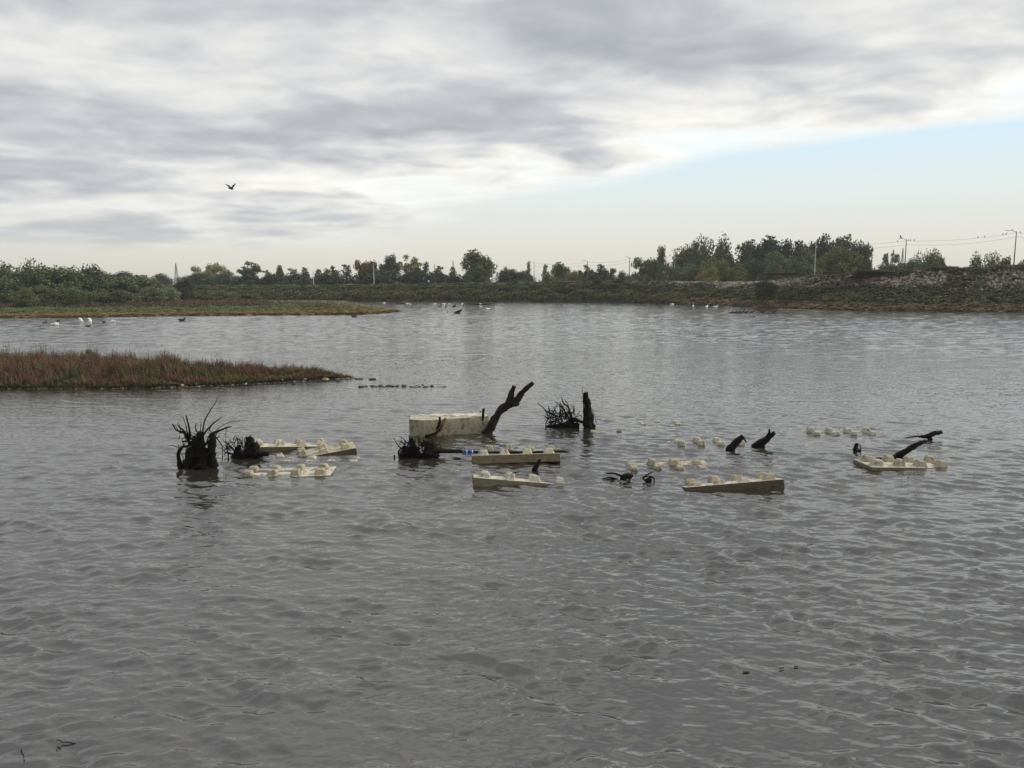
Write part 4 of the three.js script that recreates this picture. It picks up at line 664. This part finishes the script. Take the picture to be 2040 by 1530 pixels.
// the big wood
for (const a of [
  ['round0', 'blue', 1488, 479, 62, 300, 1.7, 'leftmost crown of the big dark wood'], ['round1', 'dark', 1522, 472, 66, 302, 1.7, 'second crown from the left of the big wood top'], ['bush0', 'dark', 1558, 474, 70, 302, 1.7, 'third crown from the left of the big wood top'], ['round2', 'dark', 1600, 467, 70, 300, 1.7, 'highest crown of the big wood, near the middle'], ['bush2', 'dark', 1640, 470, 66, 300, 1.7, 'crown behind the lamp pole in the big wood'], ['round0', 'mid', 1674, 469, 62, 300, 1.7, 'upright crown right of the lamp pole in the big wood'], ['bush1', 'mid', 1701, 474, 52, 298, 1.7, 'upright crown at the right shoulder of the big wood'], ['poplar2', 'mid', 1722, 489, 30, 296, 1.7, 'narrow tree ending the big wood at right'],
  ['bush1', 'blue', 1500, 512, 70, 286, 1.7, 'dark understorey bush at the left of the big wood'], ['bush0', 'grey', 1558, 498, 84, 280, 1.7, 'grey green rounded tree in the big wood front'], ['bush2', 'grey', 1604, 494, 60, 276, 1.7, 'rounded tree just left of the lamp pole in the big wood'], ['bush1', 'olive', 1664, 487, 88, 274, 1.7, 'large olive rounded tree in the big wood front right'], ['round2', 'blue', 1702, 503, 52, 276, 1.7, 'dark tree right of the large olive one'], ['bush2', 'mid', 1540, 524, 60, 266, 2, 'low bush in front of the grey green rounded tree'], ['bush0', 'mid', 1622, 524, 70, 262, 2, 'low bush at the lamp pole foot before the big wood'], ['bush0', 'mid', 1728, 515, 26, 270, 2, 'last low tree at the right rim of the big wood'],
  ['sparse0', 'grey', 1772, 496, 40, 264, 1.7, 'airy pointed tree right of the big wood gap'], ['bush1', 'mid', 1768, 520, 50, 258, 2, 'bush below the airy pointed tree'], ['bush0', 'grey', 1803, 513, 50, 256, 2, 'pale bush at the foot of the lamp pole with the large bird'], ['willow1', 'grey', 1845, 502, 48, 256, 1.7, 'tree halfway between the two right hand poles'], ['round1', 'mid', 1874, 514, 32, 256, 1.7, 'small tree right of the halfway tree'], ['bush2', 'mid', 1838, 525, 60, 250, 2, 'low bush below the halfway tree'],
  ['willow2', 'grey', 1966, 506, 48, 246, 1.7, 'feathery tree left of the rightmost pole'], ['round0', 'mid', 1999, 511, 30, 246, 1.7, 'small tree just left of the rightmost pole'], ['bush1', 'olive', 2040, 511, 50, 240, 1.7, 'olive tree cut by the right frame edge'], ['bush0', 'mid', 1975, 528, 60, 240, 2, 'low bush between the feathery tree and the rightmost pole'],
]) tree(...a);
tree('bush2', 'green', 168, 697, 30, 51.5, 0.25, 'green bush standing up among the rust weeds of the near island', 'bush');
tree('bush0', 'green', 136, 738, 16, 46, 0.2, 'small bright green plant low on the front of the near island', 'bush');
{ // bushes on the levee itself
  const P = (px, d) => { let bi = 0; toePts.forEach((p, i) => { if (Math.abs(pxOf(p) - px) < Math.abs(pxOf(toePts[bi]) - px)) bi = i; }); const p = toePts[bi], n = toeN[bi], s = leveeAt(bi, d); return [-(p.z + n.z * d), s.h]; };
  for (const [k, c, px, top, w, d, l] of [['bush1', 'dark', 1527, 557, 52, 14, 'dark round bush alone on the green berm below the rubble'], ['bush0', 'dark', 1008, 570, 30, 9, 'dark bush on the levee face below the third white post'], ['bush2', 'mid', 1085, 573, 40, 7, 'bush on the lower levee face below the arm lamp post'], ['bush1', 'dark', 1125, 571, 36, 8, 'dark bush on the levee face right of the arm lamp post'], ['bush0', 'mid', 1168, 575, 44, 6, 'bush on the levee face below the bent lamp post'], ['bush2', 'dark', 1232, 556, 26, 17, 'rounded bush at the crest where the rubble begins'], ['bush0', 'rust', 1190, 556, 24, 17, 'rust coloured bush on the crest right of the bent lamp post'],
    ['bush1', 'mid', 930, 573, 36, 7, 'bush on the levee face below the big round tree'], ['bush2', 'mid', 860, 576, 40, 6, 'bush on the levee face below the dark lamp post'], ['bush0', 'grey', 1298, 574, 26, 15, 'pale grey bush below the start of the rubble'], ['bush2', 'olive', 1795, 536, 40, 32, 'olive bush growing from the rubble below the bird pole'], ['bush1', 'purple', 1875, 529, 70, 35, 'brown bramble mound on the crest between the two right poles'], ['bush2', 'purple', 1735, 537, 90, 35, 'brown bramble strip on the crest right of the big wood'], ['bush0', 'olive', 1862, 523, 26, 36, 'small olive bush on the crest bramble mound'], ['bush0', 'purple', 1925, 530, 70, 36, 'brown bramble strip on the crest left of the rightmost pole'], ['bush1', 'purple', 2015, 526, 90, 36, 'bramble mound at the rightmost pole foot'], ['bush2', 'purple', 1660, 541, 80, 34, 'bramble strip on the crest below the large olive tree'], ['bush0', 'purple', 1560, 542, 90, 34, 'bramble strip on the crest below the big wood left part']]) {
    const [D, base] = P(px, d); tree(k, c, px, top, w, D, base - 0.2, l, B);
  }
}

// ---------------------------------------------------------------- poles, masts, wires
const paleMetal = std([0.46, 0.46, 0.44], 0.6), darkMetal = std([0.06, 0.06, 0.06], 0.7), wireMat = std([0.05, 0.05, 0.055], 0.7);
const poleTops = [];
function crestDepth(px) { let bi = 0; toePts.forEach((p, i) => { const q = leveeAt(i, 1); const m = p.clone().addScaledVector(toeN[i], q.k + 2); if (Math.abs(pxOf(m) - px) < Math.abs((toePts.best ?? 1e9))) { toePts.best = pxOf(m) - px; bi = i; } }); delete toePts.best; const s = leveeAt(bi, 1), d = s.k + 2, m = toePts[bi].clone().addScaledVector(toeN[bi], d); return [-m.z, leveeAt(bi, d).h]; }
for (const [px, top, mat, arm, label, cat] of [
  [624.5, 540, paleMetal, 0, 'first white lamp post from the left on the levee crest', 'lamp post'], [745, 524, paleMetal, 1, 'second white lamp post, in front of the tall dark trees', 'lamp post'], [866, 526, darkMetal, 0, 'thin dark lamp post left of the big round tree', 'lamp post'], [981.5, 534, paleMetal, 0, 'bright white post at the right side of the big round tree', 'lamp post'], [1064, 522, paleMetal, -1, 'white lamp post with arm, right of the feathery thin tree', 'lamp post'], [1170, 520, darkMetal, -1, 'bent lamp post with pale lamp head before a dark tree', 'lamp post'], [1253.5, 513, darkMetal, -0.6, 'tall wooden lamp pole at the start of the rubble', 'lamp post'], [1622, 482, paleMetal, -1, 'lamp pole in front of the big wood', 'lamp post'], [1800.5, 477, darkMetal, -1, 'lamp pole with the large bird perched on its lamp arm', 'lamp post'], [2017, 461, darkMetal, -1.6, 'tallest lamp pole near the right frame edge', 'lamp post'], [2290, 452, darkMetal, -1.6, null, 'lamp post'],
]) {
  const [D, base] = crestDepth(px), p = V(px, 560, D), yT = V(px, top, D).y, h = yT - base, q = new THREE.Vector3(p.x, base, p.z);
  poleTops.push([px, new THREE.Vector3(p.x, yT, p.z)]);
  if (!label) continue;
  const o = thing('lamp_post', label, cat, q, 'lamp posts along the levee crest');
  part('pole', new THREE.CylinderGeometry(0.09, 0.17, h + 0.6, 8).translate(0, h / 2 - 0.3, 0), mat, o);
  if (arm) {
    part('arm', tube([new THREE.Vector3(0, h - 0.2, 0), new THREE.Vector3(arm * 0.5, h + 0.1, 0), new THREE.Vector3(arm * 1.3, h + 0.25, 0)], [0.06, 0.05, 0.05], 6, 0), mat, o);
    part('lamp_head', new RoundedBoxGeometry(0.75, 0.16, 0.3, 2, 0.06).translate(arm * 1.3 + Math.sign(arm) * 0.35, h + 0.26, 0), paleMetal, o);
  }
}
for (const [dy, sag, l] of [[-0.35, 0.7, 'upper wire strung between the lamp poles'], [-1.35, 0.85, 'lower wire strung between the lamp poles']]) {
  const gs = [], T = poleTops.filter(([px]) => px > 1050);
  for (let i = 0; i + 1 < T.length; i++) { const a = T[i][1], b = T[i + 1][1], pts = []; for (let k = 0; k <= 8; k++) { const t = k / 8, v = a.clone().lerp(b, t); v.y += dy - sag * 4 * t * (1 - t); pts.push(v); } gs.push(new THREE.TubeGeometry(new THREE.CatmullRomCurve3(pts), 16, 0.022, 4)); }
  const m = part('overhead_wire', mergeGeometries(gs), wireMat, scene); m.name = numbered('overhead_wire'); tag(m, l, 'wire');
}
for (const [px, top, D, w, label] of [[352, 524, 520, 9, 'grey lattice mast above the left thicket'], [903, 519, 620, 9, 'small lattice mast left of the big round tree'], [1795, 494, 560, 8, 'faint lattice mast behind the pole with the large bird']]) {
  const p = V(px, 560, D), yT = V(px, top, D).y, h = yT - 1.7, s = (w * D) / F / 2, o = thing('lattice_mast', label, 'lattice mast', new THREE.Vector3(p.x, 1.7, p.z)), v = (x, y, z) => new THREE.Vector3(x, y, z), gs = [];
  const at = (k, t) => v((k & 1 ? 1 : -1) * s * (1 - 0.93 * t), h * t, (k & 2 ? 1 : -1) * s * (1 - 0.93 * t));
  for (let k = 0; k < 4; k++) part('mast_leg', tube([at(k, 0), at(k, 0.5), at(k, 1)], [0.16, 0.14, 0.12], 5, 0), darkMetal, o);
  for (let i = 0; i < 12; i++) { const t0 = 1 - Math.pow(1 - i / 12, 1.0), t1 = (i + 1) / 12; for (const [a, b] of [[0, 1], [1, 3], [3, 2], [2, 0]]) gs.push(tube([at(a, t0), at(a, t0).lerp(at(b, t1), 0.5), at(b, t1)], [0.07, 0.07, 0.07], 4, 0)); }
  const br = part('bracing', mergeGeometries(gs), darkMetal, o); br.userData.kind = 'stuff';
}
{ // small white things by the road on the crest
  const [D, b] = crestDepth(854), p = V(854, 561, D), o = thing('road_sign', 'small white sign on the levee crest left of the dark lamp post', 'sign', new THREE.Vector3(p.x, b, p.z));
  part('sign_post', new THREE.CylinderGeometry(0.05, 0.05, 1.4, 6).translate(0, 0.5, 0), darkMetal, o); part('sign_board', new RoundedBoxGeometry(0.7, 0.7, 0.06, 2, 0.02).translate(0, 1.1, 0.07), std([0.6, 0.62, 0.64], 0.6), o);
  const [D2, b2] = crestDepth(790), p2 = V(790, 565, D2), g = thing('barrier', 'low pale road barrier on the crest below the tall dark tree', 'barrier', new THREE.Vector3(p2.x, b2, p2.z));
  for (const x of [-0.5, 0.5]) part('barrier_post', new THREE.CylinderGeometry(0.06, 0.06, 1.3, 6).translate(x, 0.35, 0), paleMetal, g); part('barrier_rail', new RoundedBoxGeometry(1.3, 0.12, 0.08, 2, 0.02).translate(0, 0.9, 0), paleMetal, g);
}

// ---------------------------------------------------------------- birds: each body one continuous surface meshed from tapered capsules
function sdfGeo(caps, res = 44, smooth = 0.06) {    // caps: [ax, ay, az, ra, bx, by, bz, rb, flatY]
  let lo = [1e9, 1e9, 1e9], hi = [-1e9, -1e9, -1e9];
  for (const c of caps) for (const o of [0, 4]) for (let i = 0; i < 3; i++) { lo[i] = Math.min(lo[i], c[o + i] - c[o + 3]); hi[i] = Math.max(hi[i], c[o + i] + c[o + 3]); }
  const ctr = lo.map((l, i) => (l + hi[i]) / 2), half = Math.max(...lo.map((l, i) => hi[i] - l)) / 2 * 1.15, mc = new MarchingCubes(res, new THREE.MeshBasicMaterial(), false, false, 60000);
  mc.isolation = 0;
  for (let k = 0; k < res; k++) for (let j = 0; j < res; j++) for (let i = 0; i < res; i++) {
    const p = [i, j, k].map((v, a) => ctr[a] + ((v - res / 2) / (res / 2)) * half); let d = 1e9;
    for (const c of caps) {
      const f = c[8] ?? 1, ab = [c[4] - c[0], (c[5] - c[1]), c[6] - c[2]], ap = [p[0] - c[0], p[1] - c[1], p[2] - c[2]], t = clamp((ap[0] * ab[0] + ap[1] * ab[1] + ap[2] * ab[2]) / (ab[0] ** 2 + ab[1] ** 2 + ab[2] ** 2 + 1e-9), 0, 1);
      const q = Math.hypot(ap[0] - ab[0] * t, (ap[1] - ab[1] * t) * f, ap[2] - ab[2] * t) - lerp(c[3], c[7], t), h = clamp(0.5 + 0.5 * (d - q) / smooth, 0, 1);
      d = d > 1e8 ? q : lerp(d, q, h) - smooth * h * (1 - h);
    }
    mc.field[i + j * res + k * res * res] = -d;
  }
  mc.update();
  const n = mc.count, pos = new Float32Array(n * 3), nor = new Float32Array(n * 3); for (let i = 0; i < n * 3; i += 3) for (let a = 0; a < 3; a++) { pos[i + a] = ctr[a] + mc.positionArray[i + a] * half; nor[i + a] = mc.normalArray[i + a]; }
  const g = new THREE.BufferGeometry(); g.setAttribute('position', new THREE.BufferAttribute(pos, 3)); g.setAttribute('normal', new THREE.BufferAttribute(nor, 3)); return g;
}
const white = std([0.82, 0.81, 0.78], 0.8), black = std([0.015, 0.015, 0.016], 0.6), brownBird = std([0.02, 0.018, 0.016], 0.8), orange = std([0.5, 0.2, 0.03], 0.6), greyBird = std([0.05, 0.052, 0.06], 0.8);
const swanBody = [[-0.42, 0.13, 0, 0.1, 0.1, 0.13, 0, 0.2], [0.1, 0.13, 0, 0.2, 0.34, 0.12, 0, 0.13], [-0.62, 0.25, 0, 0.03, -0.35, 0.2, 0, 0.12], [-0.3, 0.24, 0.09, 0.1, 0.12, 0.24, 0.11, 0.1], [-0.3, 0.24, -0.09, 0.1, 0.12, 0.24, -0.11, 0.1]];
const G = {
  swan: sdfGeo([...swanBody, [0.36, 0.14, 0, 0.09, 0.5, 0.32, 0, 0.06], [0.5, 0.32, 0, 0.06, 0.46, 0.58, 0, 0.045], [0.46, 0.58, 0, 0.045, 0.52, 0.76, 0, 0.045], [0.52, 0.76, 0, 0.05, 0.62, 0.76, 0, 0.045]]),
  swanLow: sdfGeo([...swanBody, [0.36, 0.14, 0, 0.09, 0.46, 0.27, 0, 0.06], [0.46, 0.27, 0, 0.06, 0.30, 0.38, 0.03, 0.05], [0.30, 0.38, 0.03, 0.05, 0.05, 0.36, 0.06, 0.06]]),
  swanPreen: sdfGeo([[0, 0.2, 0, 0.26, -0.05, 0.5, 0, 0.22], [-0.05, 0.5, 0, 0.22, -0.2, 0.68, 0, 0.1], [0.1, 0.3, 0.1, 0.2, 0, 0.55, 0.1, 0.14], [0.12, 0.3, 0, 0.12, 0.32, 0.16, 0, 0.08], [0.32, 0.16, 0, 0.08, 0.42, -0.05, 0, 0.05]]),
  gull: sdfGeo([[-0.25, 0.1, 0, 0.05, 0.05, 0.1, 0, 0.12], [0.05, 0.1, 0, 0.12, 0.2, 0.2, 0, 0.06], [0.2, 0.2, 0, 0.06, 0.24, 0.27, 0, 0.055], [-0.42, 0.15, 0, 0.02, -0.1, 0.13, 0, 0.08]], 32, 0.04),
  duck: sdfGeo([[-0.2, 0.06, 0, 0.06, 0.08, 0.06, 0, 0.11], [0.08, 0.08, 0, 0.1, 0.2, 0.17, 0, 0.05], [0.2, 0.17, 0, 0.05, 0.24, 0.24, 0, 0.055], [-0.34, 0.12, 0, 0.02, -0.12, 0.09, 0, 0.07]], 32, 0.04),
  goose: sdfGeo([[-0.4, 0.06, 0, 0.05, 0.1, 0.07, 0, 0.13], [0.1, 0.08, 0, 0.12, 0.3, 0.16, 0, 0.06], [0.3, 0.16, 0, 0.08, 0.34, 0.42, 0, 0.065], [0.34, 0.42, 0, 0.065, 0.46, 0.5, 0, 0.05], [-0.6, 0.12, 0, 0.02, -0.3, 0.09, 0, 0.08]], 40, 0.04),
  perch: sdfGeo([[-0.05, 0.08, 0, 0.05, 0.02, 0.2, 0, 0.085], [0.02, 0.2, 0, 0.085, 0.05, 0.31, 0, 0.055], [-0.18, -0.04, 0, 0.03, -0.02, 0.12, 0, 0.06]], 30, 0.04),
};
const beak = (l, r) => new THREE.ConeGeometry(r, l, 7).rotateZ(-Math.PI / 2);
function makeBird(name, body, mat, beakAt, beakMat, label, cat, pos, yaw, group, s = 1) {
  const o = thing(name, label, cat, pos, group); part('body', body, mat, o);
  if (beakAt) { const b = part('beak', beak(beakAt[3], beakAt[4]), beakMat, o); b.position.set(beakAt[0], beakAt[1], beakAt[2]); if (beakAt[5]) b.rotation.z = beakAt[5]; }
  o.rotation.y = yaw; o.scale.setScalar(s); return o;
}
const SB = [0.71, 0.745, 0, 0.12, 0.03], LB = [-0.04, 0.33, 0.07, 0.1, 0.03], PB = [0.45, -0.08, 0, 0.1, 0.03, -1.2], GB = [0.32, 0.27, 0, 0.08, 0.018], DB = [0.32, 0.23, 0, 0.08, 0.025], OB = [0.51, 0.5, 0, 0.1, 0.022], KB = [0.13, 0.31, 0, 0.06, 0.015];
const sw = 'swans resting off the left meadow', far = 'white birds in the far channel';
makeBird('swan', G.swanLow, white, LB, orange, 'white swan with head tucked back, nearest the camera off the left meadow', 'swan', W(110, 648), 0.2, sw);
makeBird('swan', G.swanPreen, white, PB, orange, 'white swan upending, left one of the close pair', 'swan', W(161, 642), 0.3, sw, 0.95);
makeBird('swan', G.swanPreen, white, PB, orange, 'white swan upending, right one of the close pair', 'swan', W(179, 642), 1.4, sw, 0.9);
makeBird('swan', G.swanLow, white, LB, orange, 'white swan right of the upending pair', 'swan', W(225, 642.5), 2.9, sw, 0.9);
makeBird('duck', G.duck, black, DB, greyBird, 'black waterbird left of the nearest swan', 'waterbird', W(89.5, 643.5), 1.3, null, 1.5);
makeBird('duck', G.duck, brownBird, DB, greyBird, 'small dark duck just behind the nearest swan', 'waterbird', W(116, 640), 0.2, null, 1.1);
makeBird('duck', G.duck, black, DB, greyBird, 'black waterbird in front of the upending swans', 'waterbird', W(176.5, 650.5), 0.6, null, 1.2);
makeBird('duck', G.duck, brownBird, DB, greyBird, 'small dark duck between the swan pair and the right swan', 'waterbird', W(207, 642.5), 3, null, 1.1);
makeBird('duck', G.duck, brownBird, DB, greyBird, 'single dark duck right of the swans off the meadow shore', 'waterbird', W(363, 639), 0.1, null, 2.0);
makeBird('duck', G.duck, brownBird, DB, greyBird, 'single dark duck close to the meadow tip', 'waterbird', W(706, 631.5), 0.1, null, 1.8);
makeBird('swan', G.swanLow, white, LB, orange, 'white swan beside the dark beam at the meadow tip', 'swan', W(765, 604.5), 0.1, far, 0.9);
makeBird('gull', G.gull, white, GB, orange, 'white bird with dark neighbour right of the meadow beam, left one', 'waterbird', W(811, 606), 0.3, far, 1.5);
makeBird('gull', G.gull, white, GB, orange, 'white bird right of the meadow beam, right one', 'waterbird', W(817, 607), 2.8, far, 1.4);
makeBird('duck', G.duck, black, DB, greyBird, 'black bird beside the two white birds by the meadow beam', 'waterbird', W(808.5, 606), 0.2, null, 1.5);
makeBird('gull', G.gull, white, GB, orange, 'tiny white bird above the two dark cormorants', 'waterbird', W(866.5, 606.5), 0.3, far, 1.5);
makeBird('swan', G.swanLow, white, LB, orange, 'long white swan between the two dark cormorants', 'swan', W(883.5, 607.5), 0.1, far, 1.15);
makeBird('cormorant', G.goose, black, OB, greyBird, 'left of the two dark cormorants beside the long white swan', 'waterbird', W(877, 612), 1.2, null, 1.7);
makeBird('cormorant', G.goose, black, OB, greyBird, 'right of the two dark cormorants beside the long white swan', 'waterbird', W(889, 612), 1.8, null, 1.7);
makeBird('cormorant', G.goose, black, OB, greyBird, 'dark cormorant alone right of the low snag', 'waterbird', W(922.5, 611), 1.5, null, 1.4);
for (const [x, y, l, s] of [[895, 606, 'tiny white bird left of the low snag', 1.1], [921, 606, 'tiny white bird above the lone cormorant', 1.1], [958, 607, 'white bird at the end of the dark sandbar strip', 1.5], [958, 612, 'white bird just below the sandbar strip end', 1.4], [971, 617, 'whitest bird right of the fin driftwood', 1.8], [989, 614, 'farthest right of the white birds in the channel', 1.5], [1408, 612.5, 'white bird right of the upright swan by the mud bar', 2.0], [1426, 613, 'second white bird right of the upright swan by the mud bar', 1.9]]) makeBird('gull', G.gull, white, GB, orange, l, 'waterbird', W(x, y), 0.2 + x, far, s);
makeBird('swan', G.swanLow, white, LB, orange, 'white swan lying at the left end of the right shore mud bar', 'swan', W(1339, 607.5), 0.1, far, 1.1);
makeBird('swan', G.swan, white, SB, orange, 'upright white swan at the right end of the mud bar', 'swan', W(1381, 611.5), 1.4, far, 1.15);
const geese = [[1456, 'leftmost dark goose of the close group, neck lowered'], [1463, 'second dark goose of the close group'], [1470, 'third dark goose of the close group'], [1478, 'fourth dark goose of the close group'], [1486, 'fifth dark goose, last of the close group'], [1498, 'dark goose just right of the close group'], [1519, 'dark goose second from the right, swimming apart'], [1542, 'rightmost dark goose, swimming alone']];
geese.forEach(([x, l], i) => makeBird('goose', G.goose, brownBird, OB, greyBird, l, 'goose', W(x, 624 - 0.15 * i), 0.05 * Math.sin(i), 'dark geese swimming in a line', i ? 1.3 : 1.0).position.y = 0.1);
// birds on the wires and lamps
{
  const T = poleTops.filter(([px]) => px > 1050), wireAt = (px, dy, sag) => { for (let i = 0; i + 1 < T.length; i++) { const a = T[i], b = T[i + 1]; if (px >= a[0] && px <= b[0]) { let best = null; for (let k = 0; k <= 200; k++) { const t = k / 200, v = a[1].clone().lerp(b[1], t); v.y += dy - sag * 4 * t * (1 - t); const e = Math.abs(pxOf(v) - px); if (!best || e < best[0]) best = [e, v]; } return best[1]; } } };
  const gr = 'small birds perched on the upper wire';
  for (const [px, l] of [[1788, 'small bird on the wire just left of the pole with the large bird'], [1810, 'first small bird right of the pole with the large bird'], [1814.5, 'second small bird right of the pole with the large bird'], [1821.5, 'third small bird right of the pole with the large bird'], [1948, 'left one of two small birds in the middle of the right wire span'], [1961, 'right one of two small birds in the middle of the right wire span'], [1998, 'left one of two small birds near the tallest lamp pole'], [2004, 'right one of two small birds near the tallest lamp pole'], [2033, 'small bird on the wire right of the tallest lamp pole']])
    makeBird('perched_bird', G.perch, black, KB, greyBird, l, 'bird', wireAt(px, -0.33, 0.7), px, gr, 1.15);
  const a = poleTops.find(([px]) => px === 1800.5)[1], b = poleTops.find(([px]) => px === 2017)[1];
  makeBird('crow', G.perch, black, KB, black, 'large dark bird perched on a lamp head', 'bird', a.clone().add(new THREE.Vector3(-1.55, 0.36, 0)), 3.0, null, 2.1);
  makeBird('perched_bird', G.perch, black, KB, greyBird, 'small bird perched on the arm of the tallest lamp pole', 'bird', b.clone().add(new THREE.Vector3(-1.1, 0.22, 0)), 0.4, null, 1.1);
  const s = 1.0, fb = sdfGeo([[-0.17, 0, 0, 0.045, 0.06, -0.01, 0, 0.075], [0.06, -0.01, 0, 0.075, 0.2, 0.01, 0, 0.05], [-0.34, 0.01, 0, 0.03, -0.12, 0, 0, 0.05],
    [0, 0.04, 0.05, 0.07, 0.02, 0.2, 0.24, 0.06], [0.02, 0.2, 0.24, 0.06, -0.05, 0.34, 0.52, 0.022], [0, 0.04, -0.05, 0.07, 0.02, 0.2, -0.24, 0.06], [0.02, 0.2, -0.24, 0.06, -0.05, 0.34, -0.52, 0.022]], 56, 0.04);
  makeBird('flying_bird', fb, black, [0.28, 0.01, 0, 0.08, 0.02], black, 'black bird flying with raised wings in the grey sky', 'bird', V(460.5, 375.5, 62), 1.15, null, s);
}
renderer.render(scene, camera);
